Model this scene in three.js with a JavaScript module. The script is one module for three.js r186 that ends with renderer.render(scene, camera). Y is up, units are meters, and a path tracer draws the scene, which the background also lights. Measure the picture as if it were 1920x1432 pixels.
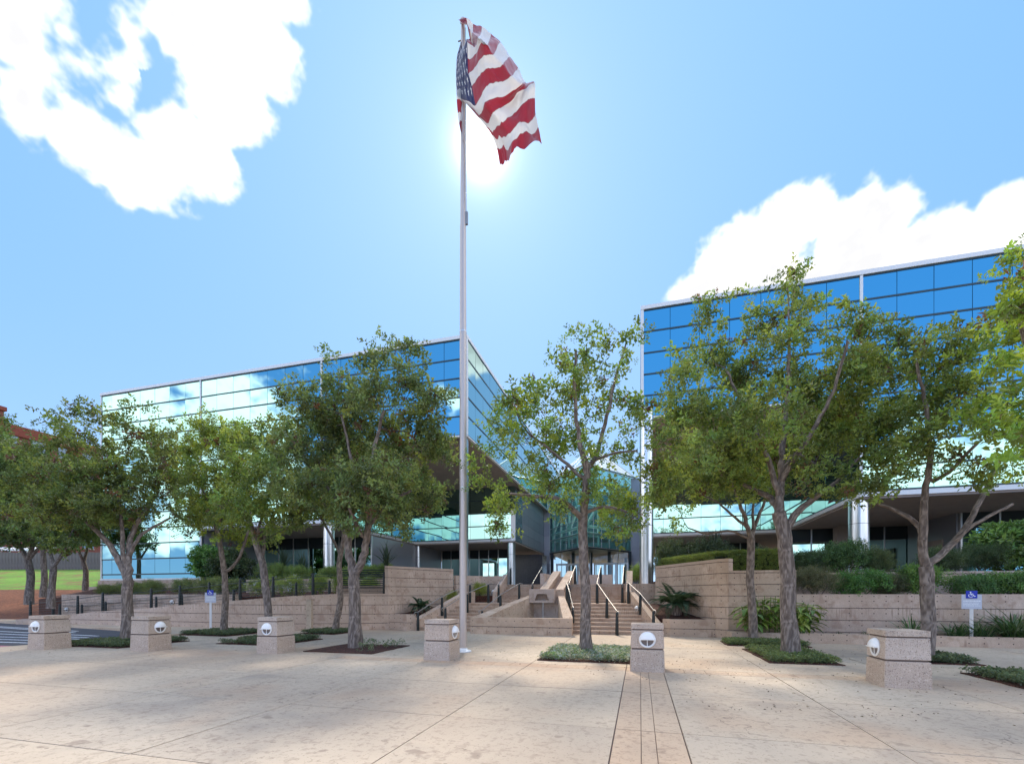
import * as THREE from 'three';
import { mergeGeometries, mergeVertices } from 'three/addons/utils/BufferGeometryUtils.js';
import { RoundedBoxGeometry } from 'three/addons/geometries/RoundedBoxGeometry.js';

// ------------------------------------------------------------------ camera, sky, sun, exposure
const scene = new THREE.Scene();
const camera = new THREE.PerspectiveCamera(79.23, 1920 / 1432, 0.1, 3000);
camera.position.set(0, 1.6, 0);
camera.rotation.y = THREE.MathUtils.degToRad(15.5);
camera.setViewOffset(1920, 1432, 0, -399, 1920, 1432);      // a lens shifted upwards: verticals stay vertical
const renderer = new THREE.WebGLRenderer({ antialias: true });
renderer.toneMapping = THREE.LinearToneMapping;
renderer.toneMappingExposure = 2.34;
renderer.shadowMap.enabled = true;

const SUN = new THREE.Vector3(-0.235, 0.698, -0.677).normalize();
const sun = new THREE.DirectionalLight(new THREE.Color(1, 0.91, 0.77), 2.0);
sun.position.copy(SUN).multiplyScalar(90);
sun.castShadow = true; sun.shadow.radius = 18; sun.shadow.mapSize.set(4096, 4096);
Object.assign(sun.shadow.camera, { left: -50, right: 50, top: 50, bottom: -50, near: 1, far: 250 });
scene.add(sun, sun.target);

function mulberry(a) { return () => { a |= 0; a = a + 0x6D2B79F5 | 0; let t = Math.imul(a ^ a >>> 15, 1 | a); t = t + Math.imul(t ^ t >>> 7, 61 | t) ^ t; return ((t ^ t >>> 14) >>> 0) / 4294967296; }; }
const clamp = (x, a = 0, b = 1) => Math.min(b, Math.max(a, x));
const lerp = (a, b, t) => a + (b - a) * t;
const smooth = (a, b, x) => { const t = clamp((x - a) / (b - a)); return t * t * (3 - 2 * t); };

// gradient-free value noise in three dimensions, for clouds
const NT = new Float32Array(65536); { const r = mulberry(77); for (let i = 0; i < 65536; i++) NT[i] = r(); }
const h3 = (x, y, z) => NT[(Math.imul(x, 374761393) + Math.imul(y, 668265263) + Math.imul(z, 974711) >>> 13) & 65535];
function vnoise(x, y, z) {
  const xi = Math.floor(x), yi = Math.floor(y), zi = Math.floor(z); let u = x - xi, v = y - yi, w = z - zi;
  u = u * u * (3 - 2 * u); v = v * v * (3 - 2 * v); w = w * w * (3 - 2 * w);
  const a = lerp(lerp(h3(xi, yi, zi), h3(xi + 1, yi, zi), u), lerp(h3(xi, yi + 1, zi), h3(xi + 1, yi + 1, zi), u), v);
  const b = lerp(lerp(h3(xi, yi, zi + 1), h3(xi + 1, yi, zi + 1), u), lerp(h3(xi, yi + 1, zi + 1), h3(xi + 1, yi + 1, zi + 1), u), v);
  return lerp(a, b, w);
}
function fbm3(x, y, z, n) { let s = 0, a = 0.5, t = 0; for (let i = 0; i < n; i++) { s += a * vnoise(x, y, z); t += a; a *= 0.52; x = x * 2.03 + 11.3; y = y * 2.03 + 4.7; z = z * 2.03 + 7.9; } return s / t; }

// the sky: clear air, brighter and whiter towards the sun and the horizon, deep blue away from it, and cumulus clouds, some unseen ones added as fill light (azimuth from -z towards +x, elevation, radii; degrees)
const CLOUDS = [
  [-47.5, 46.0, 7.2, 3.4, 2.4], [-47.0, 43.0, 4.3, 3.0, 2.2], [-50.7, 37.9, 4.0, 2.4, 2], [-62.6, 39.7, 2.5, 2.9, 1.2], [-62.1, 36.3, 2.2, 2.2, 1.4], [-59.0, 35.8, 2.8, 1.9, 1.5],
  [-54.9, 35.2, 3.8, 2.6, 1.5], [-43.5, 49.9, 4.4, 2.2, 1.2], [-58.6, 40.0, 1.8, 0.6, 0.42], [-56.2, 40.2, 1.0, 1.2, 0.4], [-54.9, 43.3, 1.0, 0.9, 0.4], [-59.7, 41.2, 0.8, 0.8, 0.4],
  [-62.9, 42.6, 3.4, 2.4, 1.3], [12.5, 32.3, 7.2, 4.2, 3], [16.0, 34.4, 4.8, 2.9, 3], [21.4, 32.3, 5.1, 3.6, 3.2], [7.7, 31.2, 5.0, 2.0, 2.4], [25.8, 28.3, 4.9, 3.5, 3.2],
  [31.7, 28.6, 2.8, 2.9, 3], [30.3, 26.4, 4.9, 4.1, 3], [36.1, 27.8, 4.1, 4.5, 1.4], [38.5, 22.0, 4.6, 4.0, 1.3], [19.2, 28.6, 11.7, 3.4, 3],
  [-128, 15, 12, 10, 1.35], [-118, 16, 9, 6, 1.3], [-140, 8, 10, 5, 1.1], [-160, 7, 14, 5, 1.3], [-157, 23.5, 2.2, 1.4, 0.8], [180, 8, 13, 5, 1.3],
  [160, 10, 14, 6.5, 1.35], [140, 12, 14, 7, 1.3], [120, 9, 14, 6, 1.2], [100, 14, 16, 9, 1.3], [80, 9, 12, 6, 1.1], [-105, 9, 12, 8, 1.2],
  [-88, 12, 14, 9, 1.3], [-150, 48, 14, 7, 1.0], [130, 52, 16, 8, 1.1], [92, 30, 22, 11, 1.5], [75, 45, 20, 9, 1.2], [-95, 32, 18, 11, 1.5],  // high and side clouds from here on: unseen, added to brighten the shade
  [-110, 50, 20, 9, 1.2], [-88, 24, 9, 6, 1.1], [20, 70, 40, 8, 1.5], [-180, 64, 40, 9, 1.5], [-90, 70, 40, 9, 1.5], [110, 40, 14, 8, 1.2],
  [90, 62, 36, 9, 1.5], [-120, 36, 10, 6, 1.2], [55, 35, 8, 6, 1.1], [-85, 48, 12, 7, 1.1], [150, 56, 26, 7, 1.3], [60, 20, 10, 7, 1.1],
];
{
  const W = 4096, Hh = 2048, data = new Float32Array(W * Hh * 4), D = Math.PI / 180;
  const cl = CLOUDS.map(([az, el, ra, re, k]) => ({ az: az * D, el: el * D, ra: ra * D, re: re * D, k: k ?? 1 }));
  for (let j = 0; j < Hh; j++) {
    const el = ((j + 0.5) / Hh - 0.5) * Math.PI, y = Math.sin(el), c = Math.cos(el);
    for (let i = 0; i < W; i++) {
      const o = (j * W + i) * 4; data[o + 3] = 1;
      if (y < -0.02) { data[o] = 0.30; data[o + 1] = 0.29; data[o + 2] = 0.27; continue; }
      const ph = ((i + 0.5) / W - 0.5) * 2 * Math.PI, x = c * Math.cos(ph), z = c * Math.sin(ph);
      const cg = x * SUN.x + y * SUN.y + z * SUN.z, g = Math.acos(clamp(cg, -1, 1)) / D, e = Math.max(el, 0) / D;
      const hz = Math.exp(-e / 13), near = Math.exp(-g / 34), far = smooth(55, 120, g);
      let r = lerp(0.066, 0.026, far), gg = lerp(0.200, 0.230, far), b = lerp(0.455, 0.72, far);
      r = lerp(r, 0.34, hz * 0.75); gg = lerp(gg, 0.455, hz * 0.75); b = lerp(b, 0.60, hz * 0.75);
      r += near * 0.155; gg += near * 0.145; b += near * 0.07;
      const au = 3.6 * Math.exp(-g / 0.8) + 0.12 * Math.exp(-g / 4); r += au; gg += au * 0.98; b += au * 0.94;
      // clouds
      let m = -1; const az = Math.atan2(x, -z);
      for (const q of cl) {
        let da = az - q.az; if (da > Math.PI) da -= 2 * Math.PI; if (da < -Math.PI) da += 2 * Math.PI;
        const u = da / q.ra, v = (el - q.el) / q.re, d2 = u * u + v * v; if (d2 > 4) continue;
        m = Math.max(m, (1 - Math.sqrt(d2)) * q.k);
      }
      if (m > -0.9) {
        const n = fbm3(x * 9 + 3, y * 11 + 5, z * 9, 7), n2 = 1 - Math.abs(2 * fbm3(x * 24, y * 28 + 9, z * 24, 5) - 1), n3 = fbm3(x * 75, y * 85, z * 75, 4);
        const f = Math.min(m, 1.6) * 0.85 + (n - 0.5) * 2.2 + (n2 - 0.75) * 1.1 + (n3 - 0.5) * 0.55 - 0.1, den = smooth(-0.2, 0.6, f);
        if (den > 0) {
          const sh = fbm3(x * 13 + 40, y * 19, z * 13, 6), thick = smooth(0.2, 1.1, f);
          const w = lerp(0.60, 0.40, thick * smooth(0.36, 0.62, sh)) * (1 + smooth(38, 80, g) * 1.1) + near * 0.05;   // clouds away from the sun are brightened: front-lit, and raised to fill shade
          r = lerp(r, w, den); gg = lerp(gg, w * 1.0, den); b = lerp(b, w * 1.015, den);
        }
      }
      data[o] = r; data[o + 1] = gg; data[o + 2] = b;
    }
  }
  const sky = new THREE.DataTexture(data, W, Hh, THREE.RGBAFormat, THREE.FloatType);
  sky.mapping = THREE.EquirectangularReflectionMapping; sky.colorSpace = THREE.LinearSRGBColorSpace;
  sky.magFilter = THREE.LinearFilter; sky.minFilter = THREE.LinearFilter; sky.needsUpdate = true;
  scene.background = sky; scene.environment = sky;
}

// ------------------------------------------------------------------ helpers
const used = {};
const numbered = (n) => { used[n] = (used[n] ?? -1) + 1; return used[n] ? n + '_' + String(used[n]).padStart(3, '0') : n; };
const Shade = (o) => { o.castShadow = true; o.receiveShadow = true; return o; };
function thing(name, label, category, at = [0, 0, 0], group) {
  const o = new THREE.Group(); o.name = numbered(name); o.position.set(...at); o.userData = { label, category };
  if (group) o.userData.group = group; scene.add(o); return o;
}
function setting(name, geo, mat) {
  const o = Shade(geo ? new THREE.Mesh(geo, mat) : new THREE.Group()); o.name = numbered(name); o.userData = { kind: 'structure', label: name.replace(/_/g, ' ') }; scene.add(o); return o;
}
function part(parent, name, geo, mat, label) { const o = Shade(new THREE.Mesh(geo, mat)); o.name = name; if (label) o.userData.label = label; parent.add(o); return o; }
function stuffPart(parent, name, geo, mat, mats, cols) {
  const o = Shade(new THREE.InstancedMesh(geo, mat, mats.length)); o.name = name; o.userData.kind = 'stuff';
  mats.forEach((m, i) => o.setMatrixAt(i, m)); if (cols) cols.forEach((c, i) => o.setColorAt(i, c)); parent.add(o); return o;
}
// a box between two corners with uv in metres
function bx(x0, x1, y0, y1, z0, z1) {
  const g = new THREE.BoxGeometry(x1 - x0, y1 - y0, z1 - z0).translate((x0 + x1) / 2, (y0 + y1) / 2, (z0 + z1) / 2), p = g.attributes.position, n = g.attributes.normal, uv = g.attributes.uv;
  for (let i = 0; i < p.count; i++) { const ax = Math.abs(n.getX(i)), ay = Math.abs(n.getY(i)); if (ax > 0.5) uv.setXY(i, p.getZ(i), p.getY(i)); else if (ay > 0.5) uv.setXY(i, p.getX(i), p.getZ(i)); else uv.setXY(i, p.getX(i), p.getY(i)); }
  return g;
}
// a vertical prism over a plan [[x, z], ...]; bottoms and tops are numbers or one per corner
function prism(pts, y0, y1) {
  let P = pts.map((p, i) => [p[0], p[1], Array.isArray(y0) ? y0[i] : y0, Array.isArray(y1) ? y1[i] : y1]), S = 0;
  for (let i = 0; i < P.length; i++) { const a = P[i], b = P[(i + 1) % P.length]; S += a[0] * b[1] - b[0] * a[1]; }
  if (S > 0) P.reverse();
  const pos = [], uv = []; let run = 0;
  for (let i = 0; i < P.length; i++) {
    const a = P[i], b = P[(i + 1) % P.length], L = Math.hypot(b[0] - a[0], b[1] - a[1]);
    const A = [a[0], a[2], a[1]], B = [b[0], b[2], b[1]], C = [b[0], b[3], b[1]], D = [a[0], a[3], a[1]];
    pos.push(...A, ...B, ...C, ...A, ...C, ...D); uv.push(run, a[2], run + L, b[2], run + L, b[3], run, a[2], run + L, b[3], run, a[3]); run += L;
  }
  const tri = THREE.ShapeUtils.triangulateShape(P.map((p) => new THREE.Vector2(p[0], p[1])), []);
  for (const [q, k] of [[3, 1], [2, -1]]) for (const t of tri) {
    let v = t.map((i) => [P[i][0], P[i][q], P[i][1]]);
    const ny = (v[1][2] - v[0][2]) * (v[2][0] - v[0][0]) - (v[1][0] - v[0][0]) * (v[2][2] - v[0][2]);
    if (ny * k < 0) v.reverse();
    for (const w of v) { pos.push(...w); uv.push(w[0], w[2]); }
  }
  const g = new THREE.BufferGeometry(); g.setAttribute('position', new THREE.Float32BufferAttribute(pos, 3)); g.setAttribute('uv', new THREE.Float32BufferAttribute(uv, 2)); g.computeVertexNormals(); return g;
}
function offsetLine(pts, d) {                                // mitred offset of an open line in plan
  return pts.map((p, i) => {
    const a = pts[Math.max(0, i - 1)], b = pts[Math.min(pts.length - 1, i + 1)];
    const nrm = (p, q) => { const l = Math.hypot(q[0] - p[0], q[1] - p[1]); return [-(q[1] - p[1]) / l, (q[0] - p[0]) / l]; };
    const n1 = i ? nrm(a, p) : nrm(p, b), n2 = i < pts.length - 1 ? nrm(p, b) : n1, m = [n1[0] + n2[0], n1[1] + n2[1]], l = m[0] * m[0] + m[1] * m[1];
    return [p[0] + m[0] * 2 * d / l, p[1] + m[1] * 2 * d / l];
  });
}
// a cast wall in courses with recessed joints; its front follows pts, thickness goes to the side of d (sign)
function courseWall(o, pts, d, y0, top, mat, course = 0.42, first = 0.42) {
  const s = Math.sign(d), topAt = (p) => typeof top === 'function' ? top(p[0], p[1]) : top, back = offsetLine(pts, d), cf = offsetLine(pts, 0.03 * s), cb = offsetLine(pts, d - 0.03 * s);
  for (let i = 0; i + 1 < pts.length; i++) {
    const t0 = topAt(pts[i]), t1 = topAt(pts[i + 1]);
    const e = (p, q, k) => [lerp(p[0], q[0], k), lerp(p[1], q[1], k)], L = Math.hypot(pts[i][0] - pts[i + 1][0], pts[i][1] - pts[i + 1][1]), ka = i ? 0 : 0.03 / L, kb = i + 2 < pts.length ? 1 : 1 - 0.03 / L;
    if (Math.min(t0, t1) - y0 > 0.1) part(o, 'joint_core', prism([e(cf[i], cf[i + 1], ka), e(cf[i], cf[i + 1], kb), e(cb[i], cb[i + 1], kb), e(cb[i], cb[i + 1], ka)], y0, [t0 - 0.05, t1 - 0.05, t1 - 0.05, t0 - 0.05]), M.joint);
    let a = y0, b = y0 + first;
    while (a < Math.max(t0, t1) - 0.02) {
      const u0 = Math.min(b - 0.022, t0), u1 = Math.min(b - 0.022, t1);
      if (Math.max(t0, t1) - b < 0.08) { part(o, 'wall_course', prism([pts[i], pts[i + 1], back[i + 1], back[i]], [Math.min(a, t0), Math.min(a, t1), Math.min(a, t1), Math.min(a, t0)], [t0, t1, t1, t0]), mat); break; }
      part(o, 'wall_course', prism([pts[i], pts[i + 1], back[i + 1], back[i]], [Math.min(a, t0), Math.min(a, t1), Math.min(a, t1), Math.min(a, t0)], [u0, u1, u1, u0]), mat);
      a = b; b += course;
    }
  }
}
const V = (x, y, z) => new THREE.Vector3(x, y, z);
function tube(pts, r, seg = 8, n) { const c = new THREE.CatmullRomCurve3(pts.map((p) => p.isVector3 ? p : V(...p)), false, 'catmullrom', 0.1); return new THREE.TubeGeometry(c, n ?? Math.max(2, pts.length * 4), r, seg, false); }
function bar(a, b, r, seg = 8) { const A = V(...a), B = V(...b), d = B.clone().sub(A), g = new THREE.CylinderGeometry(r, r, d.length(), seg); g.applyQuaternion(new THREE.Quaternion().setFromUnitVectors(V(0, 1, 0), d.normalize())); const m = A.add(B).multiplyScalar(0.5); return g.translate(m.x, m.y, m.z); }

// ------------------------------------------------------------------ textures and materials
function pnoise(seed) { const r = mulberry(seed), T = new Float32Array(4096); for (let i = 0; i < 4096; i++) T[i] = r(); const hh = (x, y, p) => T[((x % p + p) % p * 61 + (y % p + p) % p * 131 + p * 17) & 4095]; return (x, y, p) => { const xi = Math.floor(x), yi = Math.floor(y); let u = x - xi, v = y - yi; u = u * u * (3 - 2 * u); v = v * v * (3 - 2 * v); return lerp(lerp(hh(xi, yi, p), hh(xi + 1, yi, p), u), lerp(hh(xi, yi + 1, p), hh(xi + 1, yi + 1, p), u), v); }; }
const pn = pnoise(5);
function pf(u, v, p, n) { let s = 0, a = 0.5, t = 0; for (let i = 0; i < n; i++) { s += a * pn(u * p, v * p, p); t += a; a *= 0.55; p *= 2; } return s / t; }
function tex(size, fn, metres, srgb = true) {
  const d = new Uint8Array(size * size * 4);
  for (let j = 0; j < size; j++) for (let i = 0; i < size; i++) { const c = fn(i / size, j / size), o = (j * size + i) * 4; for (let k = 0; k < 3; k++) d[o + k] = clamp(Array.isArray(c) ? c[k] : c) * 255; d[o + 3] = 255; }
  const t = new THREE.DataTexture(d, size, size); t.wrapS = t.wrapT = THREE.RepeatWrapping; t.magFilter = THREE.LinearFilter; t.minFilter = THREE.LinearMipmapLinearFilter; t.generateMipmaps = true;
  if (srgb) t.colorSpace = THREE.SRGBColorSpace; const m = Array.isArray(metres) ? metres : [metres, metres]; t.repeat.set(1 / m[0], 1 / m[1]); t.needsUpdate = true; return t;
}
const mix3 = (a, b, t) => [lerp(a[0], b[0], t), lerp(a[1], b[1], t), lerp(a[2], b[2], t)];
const rnd = mulberry(1234);
const lin = (r, g, b) => new THREE.Color().setRGB(r, g, b);
const std = (o) => new THREE.MeshStandardMaterial(o);
const M = {};
{
  // cast stone with exposed pinkish aggregate, tie holes and stains
  const agg = (u, v) => { const f = pn(u * 420, v * 420, 420), f2 = pn(u * 230 + 9, v * 230, 230), c = pf(u, v, 4, 5), st = pf(u + 0.3, v, 10, 4); let col = mix3([0.72, 0.63, 0.565], [0.85, 0.765, 0.70], c * 1.3 - 0.15); col = mix3(col, [0.48, 0.39, 0.34], smooth(0.70, 0.93, f) * 0.6); col = mix3(col, [0.86, 0.79, 0.72], smooth(0.74, 0.95, f2) * 0.55); const dr = pn(u * 90, v * 5, 90); col = mix3(col, [0.56, 0.46, 0.40], smooth(0.62, 0.9, dr) * smooth(0.45, 0.7, pf(u, v + 0.6, 5, 3)) * 0.5); return mix3(col, [0.60, 0.48, 0.41], smooth(0.55, 0.78, st) * 0.38); };
  const holes = [0.07, 0.21, 0.36, 0.64, 0.79, 0.93];
  M.aggMap = tex(1024, (u, v) => { let c = agg(u, v); const row = (v * 6) % 1; for (const h of holes) for (const q of [0.28, 0.68]) { const d = Math.hypot((u - h) * 2.52, (row - q) * 0.42); if (d < 0.017) c = [0.22, 0.18, 0.16]; } return c; }, 2.52);
  M.aggBump = tex(1024, (u, v) => 0.5 * pn(u * 420, v * 420, 420) + 0.35 * pn(u * 230, v * 230, 230) + 0.15 * pf(u, v, 12, 3), 2.52, false);
  M.wall = std({ color: lin(1.0, 0.965, 0.91), map: M.aggMap, bumpMap: M.aggBump, bumpScale: 0.006, roughness: 0.92 });
  M.wallTan = std({ map: M.aggMap, bumpMap: M.aggBump, bumpScale: 0.006, roughness: 0.92, color: lin(1.0, 0.955, 0.86) });
  M.wallPlain = std({ map: tex(512, (u, v) => agg(u, v), 2.1), bumpMap: M.aggBump, bumpScale: 0.005, roughness: 0.92 });
  // coarser grey-pink aggregate of the bollards
  M.bollard = std({ map: tex(512, (u, v) => { const f = pn(u * 110, v * 110, 110), f2 = pn(u * 70, v * 70 + 3, 70), c = pf(u, v, 4, 4); let col = mix3([0.70, 0.625, 0.56], [0.81, 0.735, 0.665], c); col = mix3(col, [0.42, 0.35, 0.31], smooth(0.66, 0.92, f) * 0.6); return mix3(col, [0.88, 0.83, 0.77], smooth(0.72, 0.95, f2) * 0.5); }, 1.2), bumpMap: tex(512, (u, v) => pn(u * 110, v * 110, 110) * 0.6 + pn(u * 70, v * 70 + 3, 70) * 0.4, 1.2, false), bumpScale: 0.008, roughness: 0.95 });
  M.bollards = [[1, 1, 1], [0.93, 0.92, 0.9], [1, 0.965, 0.93]].map((c) => { const m = M.bollard.clone(); m.color = lin(...c); return m; });
  M.joint = std({ color: lin(0.16, 0.12, 0.10), roughness: 1 });
  // paving concrete: stains, streaks and trowel marks
  const pave = (u, v) => { const c = pf(u, v, 3, 6), s = pf(u * 1, v * 1 + 0.4, 7, 5), k = pf(u, v, 40, 4), sp = pn(u * 610, v * 610, 610), wob = pf(u, v + 0.7, 5, 3); let col = mix3([0.68, 0.62, 0.56], [0.81, 0.76, 0.695], c * 1.4 - 0.2); col = mix3(col, [0.60, 0.565, 0.535], smooth(0.50, 0.74, s) * 0.5); col = mix3(col, [0.73, 0.60, 0.50], smooth(0.55, 0.75, wob) * 0.28);
    const g = pf(u, v, 150, 4), cr = Math.abs(pf(u + 0.13, v, 6, 6) - 0.5), crm = smooth(0.56, 0.66, pf(u, v + 0.2, 4, 2)); col = mix3(col, [0.57, 0.51, 0.46], smooth(0.50, 0.80, g) * 0.42); col = mix3(col, [0.50, 0.44, 0.40], smooth(0.70, 0.84, k) * 0.5); col = mix3(col, [0.36, 0.31, 0.28], smooth(0.0030, 0.0, cr) * crm * 0.75); const gx = Math.floor(u * 64), gy = Math.floor(v * 64), hs = NT[gx * 131 + gy * 17 & 65535]; if (hs < 0.06) { const d = Math.hypot(u * 64 - gx - 0.2 - 0.6 * NT[gx * 7 + gy * 311 & 65535], v * 64 - gy - 0.2 - 0.6 * NT[gx * 91 + gy * 5 & 65535]); col = mix3(col, [0.36, 0.32, 0.29], smooth(0.16, 0.10, d) * (0.2 + hs * 3)); } return mix3(col, [0.40, 0.35, 0.31], smooth(0.82, 0.96, sp) * 0.45); };
  const pm = tex(2048, pave, 9), pb = tex(1024, (u, v) => 0.6 * pf(u, v, 90, 3) + 0.4 * pf(u, v, 14, 3), 3, false);
  M.slab = [[1, 0.93, 0.83], [0.96, 0.89, 0.80], [1.0, 0.91, 0.80], [0.93, 0.86, 0.775]].map((c) => std({ map: pm, bumpMap: pb, bumpScale: 0.004, roughness: 0.88, color: lin(...c) }));
  M.paver = [[1.0, 0.84, 0.70], [1.0, 0.86, 0.73], [0.97, 0.82, 0.69]].map((c) => std({ map: pm, bumpMap: pb, bumpScale: 0.005, roughness: 0.9, color: lin(...c) }));
  M.step = [[1.0, 0.93, 0.83], [0.97, 0.90, 0.80], [1.0, 0.95, 0.86]].map((c) => std({ map: tex(512, (u, v) => { const c = agg(u, v); return c.map((x) => x * 0.97); }, 2.1), bumpMap: M.aggBump, bumpScale: 0.004, roughness: 0.9, color: lin(...c) }));
  M.asphalt = std({ map: tex(1024, (u, v) => { const f = pn(u * 500, v * 500, 500), c = pf(u, v, 5, 5); return mix3([0.20, 0.20, 0.22], [0.33, 0.33, 0.36], c * 0.8 + f * 0.25); }, 8), roughness: 0.9 });
  M.paint = std({ map: tex(256, (u, v) => { const f = pf(u, v, 24, 4); return mix3([0.86, 0.86, 0.86], [0.50, 0.50, 0.52], smooth(0.58, 0.74, f)); }, 1.5), roughness: 0.8 });
  M.pink = std({ color: lin(0.42, 0.15, 0.19), roughness: 0.85 });
  M.mulch = std({ map: tex(512, (u, v) => { const f = pf(u, v, 60, 3), g = pf(u * 1, v, 9, 3); return mix3(mix3([0.19, 0.11, 0.08], [0.44, 0.26, 0.19], smooth(0.25, 0.75, f)), [0.28, 0.17, 0.12], g * 0.5); }, 1.6), bumpMap: tex(512, (u, v) => pf(u, v, 60, 3), 1.6, false), bumpScale: 0.04, roughness: 1 });
  M.straw = std({ map: tex(512, (u, v) => { const f = pf(u, v, 50, 4), g = pf(u, v, 5, 4); return mix3([0.30, 0.17, 0.10], [0.60, 0.36, 0.23], f * 0.8 + g * 0.4 - 0.1); }, 4), bumpMap: tex(256, (u, v) => pf(u, v, 50, 3), 4, false), bumpScale: 0.05, roughness: 1 });
  M.lawn = std({ map: tex(1024, (u, v) => { const f = pf(u, v, 120, 3), g = pf(u, v, 5, 5), h = pf(u + 0.5, v, 9, 4); return mix3(mix3([0.24, 0.38, 0.08], [0.50, 0.66, 0.16], f * 0.7 + g * 0.5 - 0.1), [0.46, 0.34, 0.19], smooth(0.50, 0.70, h) * 0.8); }, 12), roughness: 1 });
  M.earth = std({ map: tex(256, (u, v) => { const f = pf(u, v, 20, 4); return mix3([0.30, 0.30, 0.20], [0.42, 0.40, 0.28], f); }, 6), roughness: 1 });
  M.bark = std({ color: lin(0.86, 0.86, 0.86), map: tex(512, (u, v) => { const a = pf(u, v, 10, 4), r = pn(u * 26 + 3 * pf(u, v, 6, 2), v * 7, 26); return mix3([0.40, 0.345, 0.305], [0.64, 0.575, 0.52], smooth(0.2, 0.9, r * 0.6 + a * 0.45)); }, [1, 1]), bumpMap: tex(512, (u, v) => { const r = pn(u * 26 + 3 * pf(u, v, 6, 2), v * 7, 26); return r * 0.7 + 0.3 * pf(u, v, 40, 3); }, [1, 1], false), bumpScale: 0.022, roughness: 0.95 });
  M.bark.map.repeat.set(2, 1.1); M.bark.bumpMap.repeat.set(2, 1.1);
  M.twig = std({ color: lin(0.13, 0.095, 0.075), roughness: 0.95 });
  M.glass = std({ color: lin(0.30, 0.50, 0.48), metalness: 1, roughness: 0.015 });
  M.glassSide = M.glass;
  M.backing = std({ color: lin(0.02, 0.03, 0.035), roughness: 0.7 });
  M.mullion = std({ color: lin(0.035, 0.06, 0.07), roughness: 0.45, metalness: 0.2 });
  M.white = std({ color: lin(0.80, 0.79, 0.77), roughness: 0.45 });
  M.alu = std({ color: lin(0.62, 0.62, 0.62), metalness: 0.85, roughness: 0.38 });
  M.soffit = std({ map: tex(256, (u, v) => { const c = pf(u, v, 8, 4); return mix3([0.60, 0.54, 0.51], [0.68, 0.62, 0.58], c); }, 3), roughness: 0.9 });
  M.column = std({ map: tex(512, (u, v) => { const c = pn(u * 300, v * 3, 300); return 0.78 + 0.14 * c; }, [2.2, 3]), metalness: 1, roughness: 0.3 });
  M.greyPanel = [[0.34, 0.335, 0.36], [0.38, 0.37, 0.395], [0.32, 0.315, 0.345]].map((c) => std({ color: lin(...c), roughness: 0.4, metalness: 0.35 }));
  M.granite = std({ map: tex(512, (u, v) => { const f = pf(u, v, 30, 4), g = pf(u, v, 4, 4); return mix3([0.10, 0.10, 0.12], [0.26, 0.25, 0.28], f * 0.5 + g * 0.45); }, 2), roughness: 0.25 });
  M.black = std({ color: lin(0.012, 0.018, 0.018), roughness: 0.38, metalness: 0.1 });
  M.rail = std({ color: lin(0.30, 0.28, 0.26), metalness: 0.8, roughness: 0.42 });
  M.cable = std({ color: lin(0.06, 0.07, 0.07), metalness: 0.6, roughness: 0.4 });
  M.pole = std({ map: tex(512, (u, v) => { const c = pn(u * 160, v * 4, 160), d = pf(u, v, 6, 4); return mix3([0.68, 0.63, 0.60], [0.84, 0.79, 0.75], c * 0.5 + d * 0.5); }, [0.5, 2]), metalness: 0.35, roughness: 0.4 });
  M.lampWhite = std({ color: lin(0.84, 0.81, 0.76), roughness: 0.35 });
  M.lens = std({ color: lin(0.16, 0.13, 0.12), roughness: 0.3 });
  M.jet = new THREE.MeshPhysicalMaterial({ color: lin(0.8, 0.85, 0.86), roughness: 0.25, transmission: 0.4, thickness: 0 });
  M.water = new THREE.MeshPhysicalMaterial({ color: lin(0.75, 0.82, 0.80), roughness: 0.04, transmission: 0.9, thickness: 0.3, ior: 1.33 });
  M.fence = std({ map: tex(512, (u, v) => { const b = Math.floor(u * 26), c = pf(u, v * 0.25, 26, 4), t = NT[b * 7 + 3]; return mix3([0.34, 0.30, 0.29], [0.54, 0.49, 0.47], c * 0.6 + t * 0.4); }, [5.2, 4]), roughness: 0.95 });
  M.brick = std({ map: tex(1024, (u, v) => { const row = Math.floor(v * 40), fx = (u * 12 + (row % 2) * 0.5) % 1, fy = (v * 40) % 1, c = NT[(row * 97 + Math.floor(u * 12 + (row % 2) * 0.5) * 13) & 65535]; return fx < 0.04 || fy < 0.12 ? [0.52, 0.44, 0.42] : mix3([0.42, 0.19, 0.18], [0.56, 0.29, 0.26], c); }, 3), roughness: 0.95 });
  M.tileRoof = std({ map: tex(512, (u, v) => { const c = pf(u, v, 24, 3), k = Math.abs(Math.sin(u * 24 * Math.PI)); return mix3([0.42, 0.19, 0.15], [0.62, 0.33, 0.26], c * 0.7 + k * 0.3); }, 4), roughness: 0.85 });
  M.window = std({ color: lin(0.20, 0.24, 0.28), roughness: 0.12, metalness: 0.4 });
}

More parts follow.
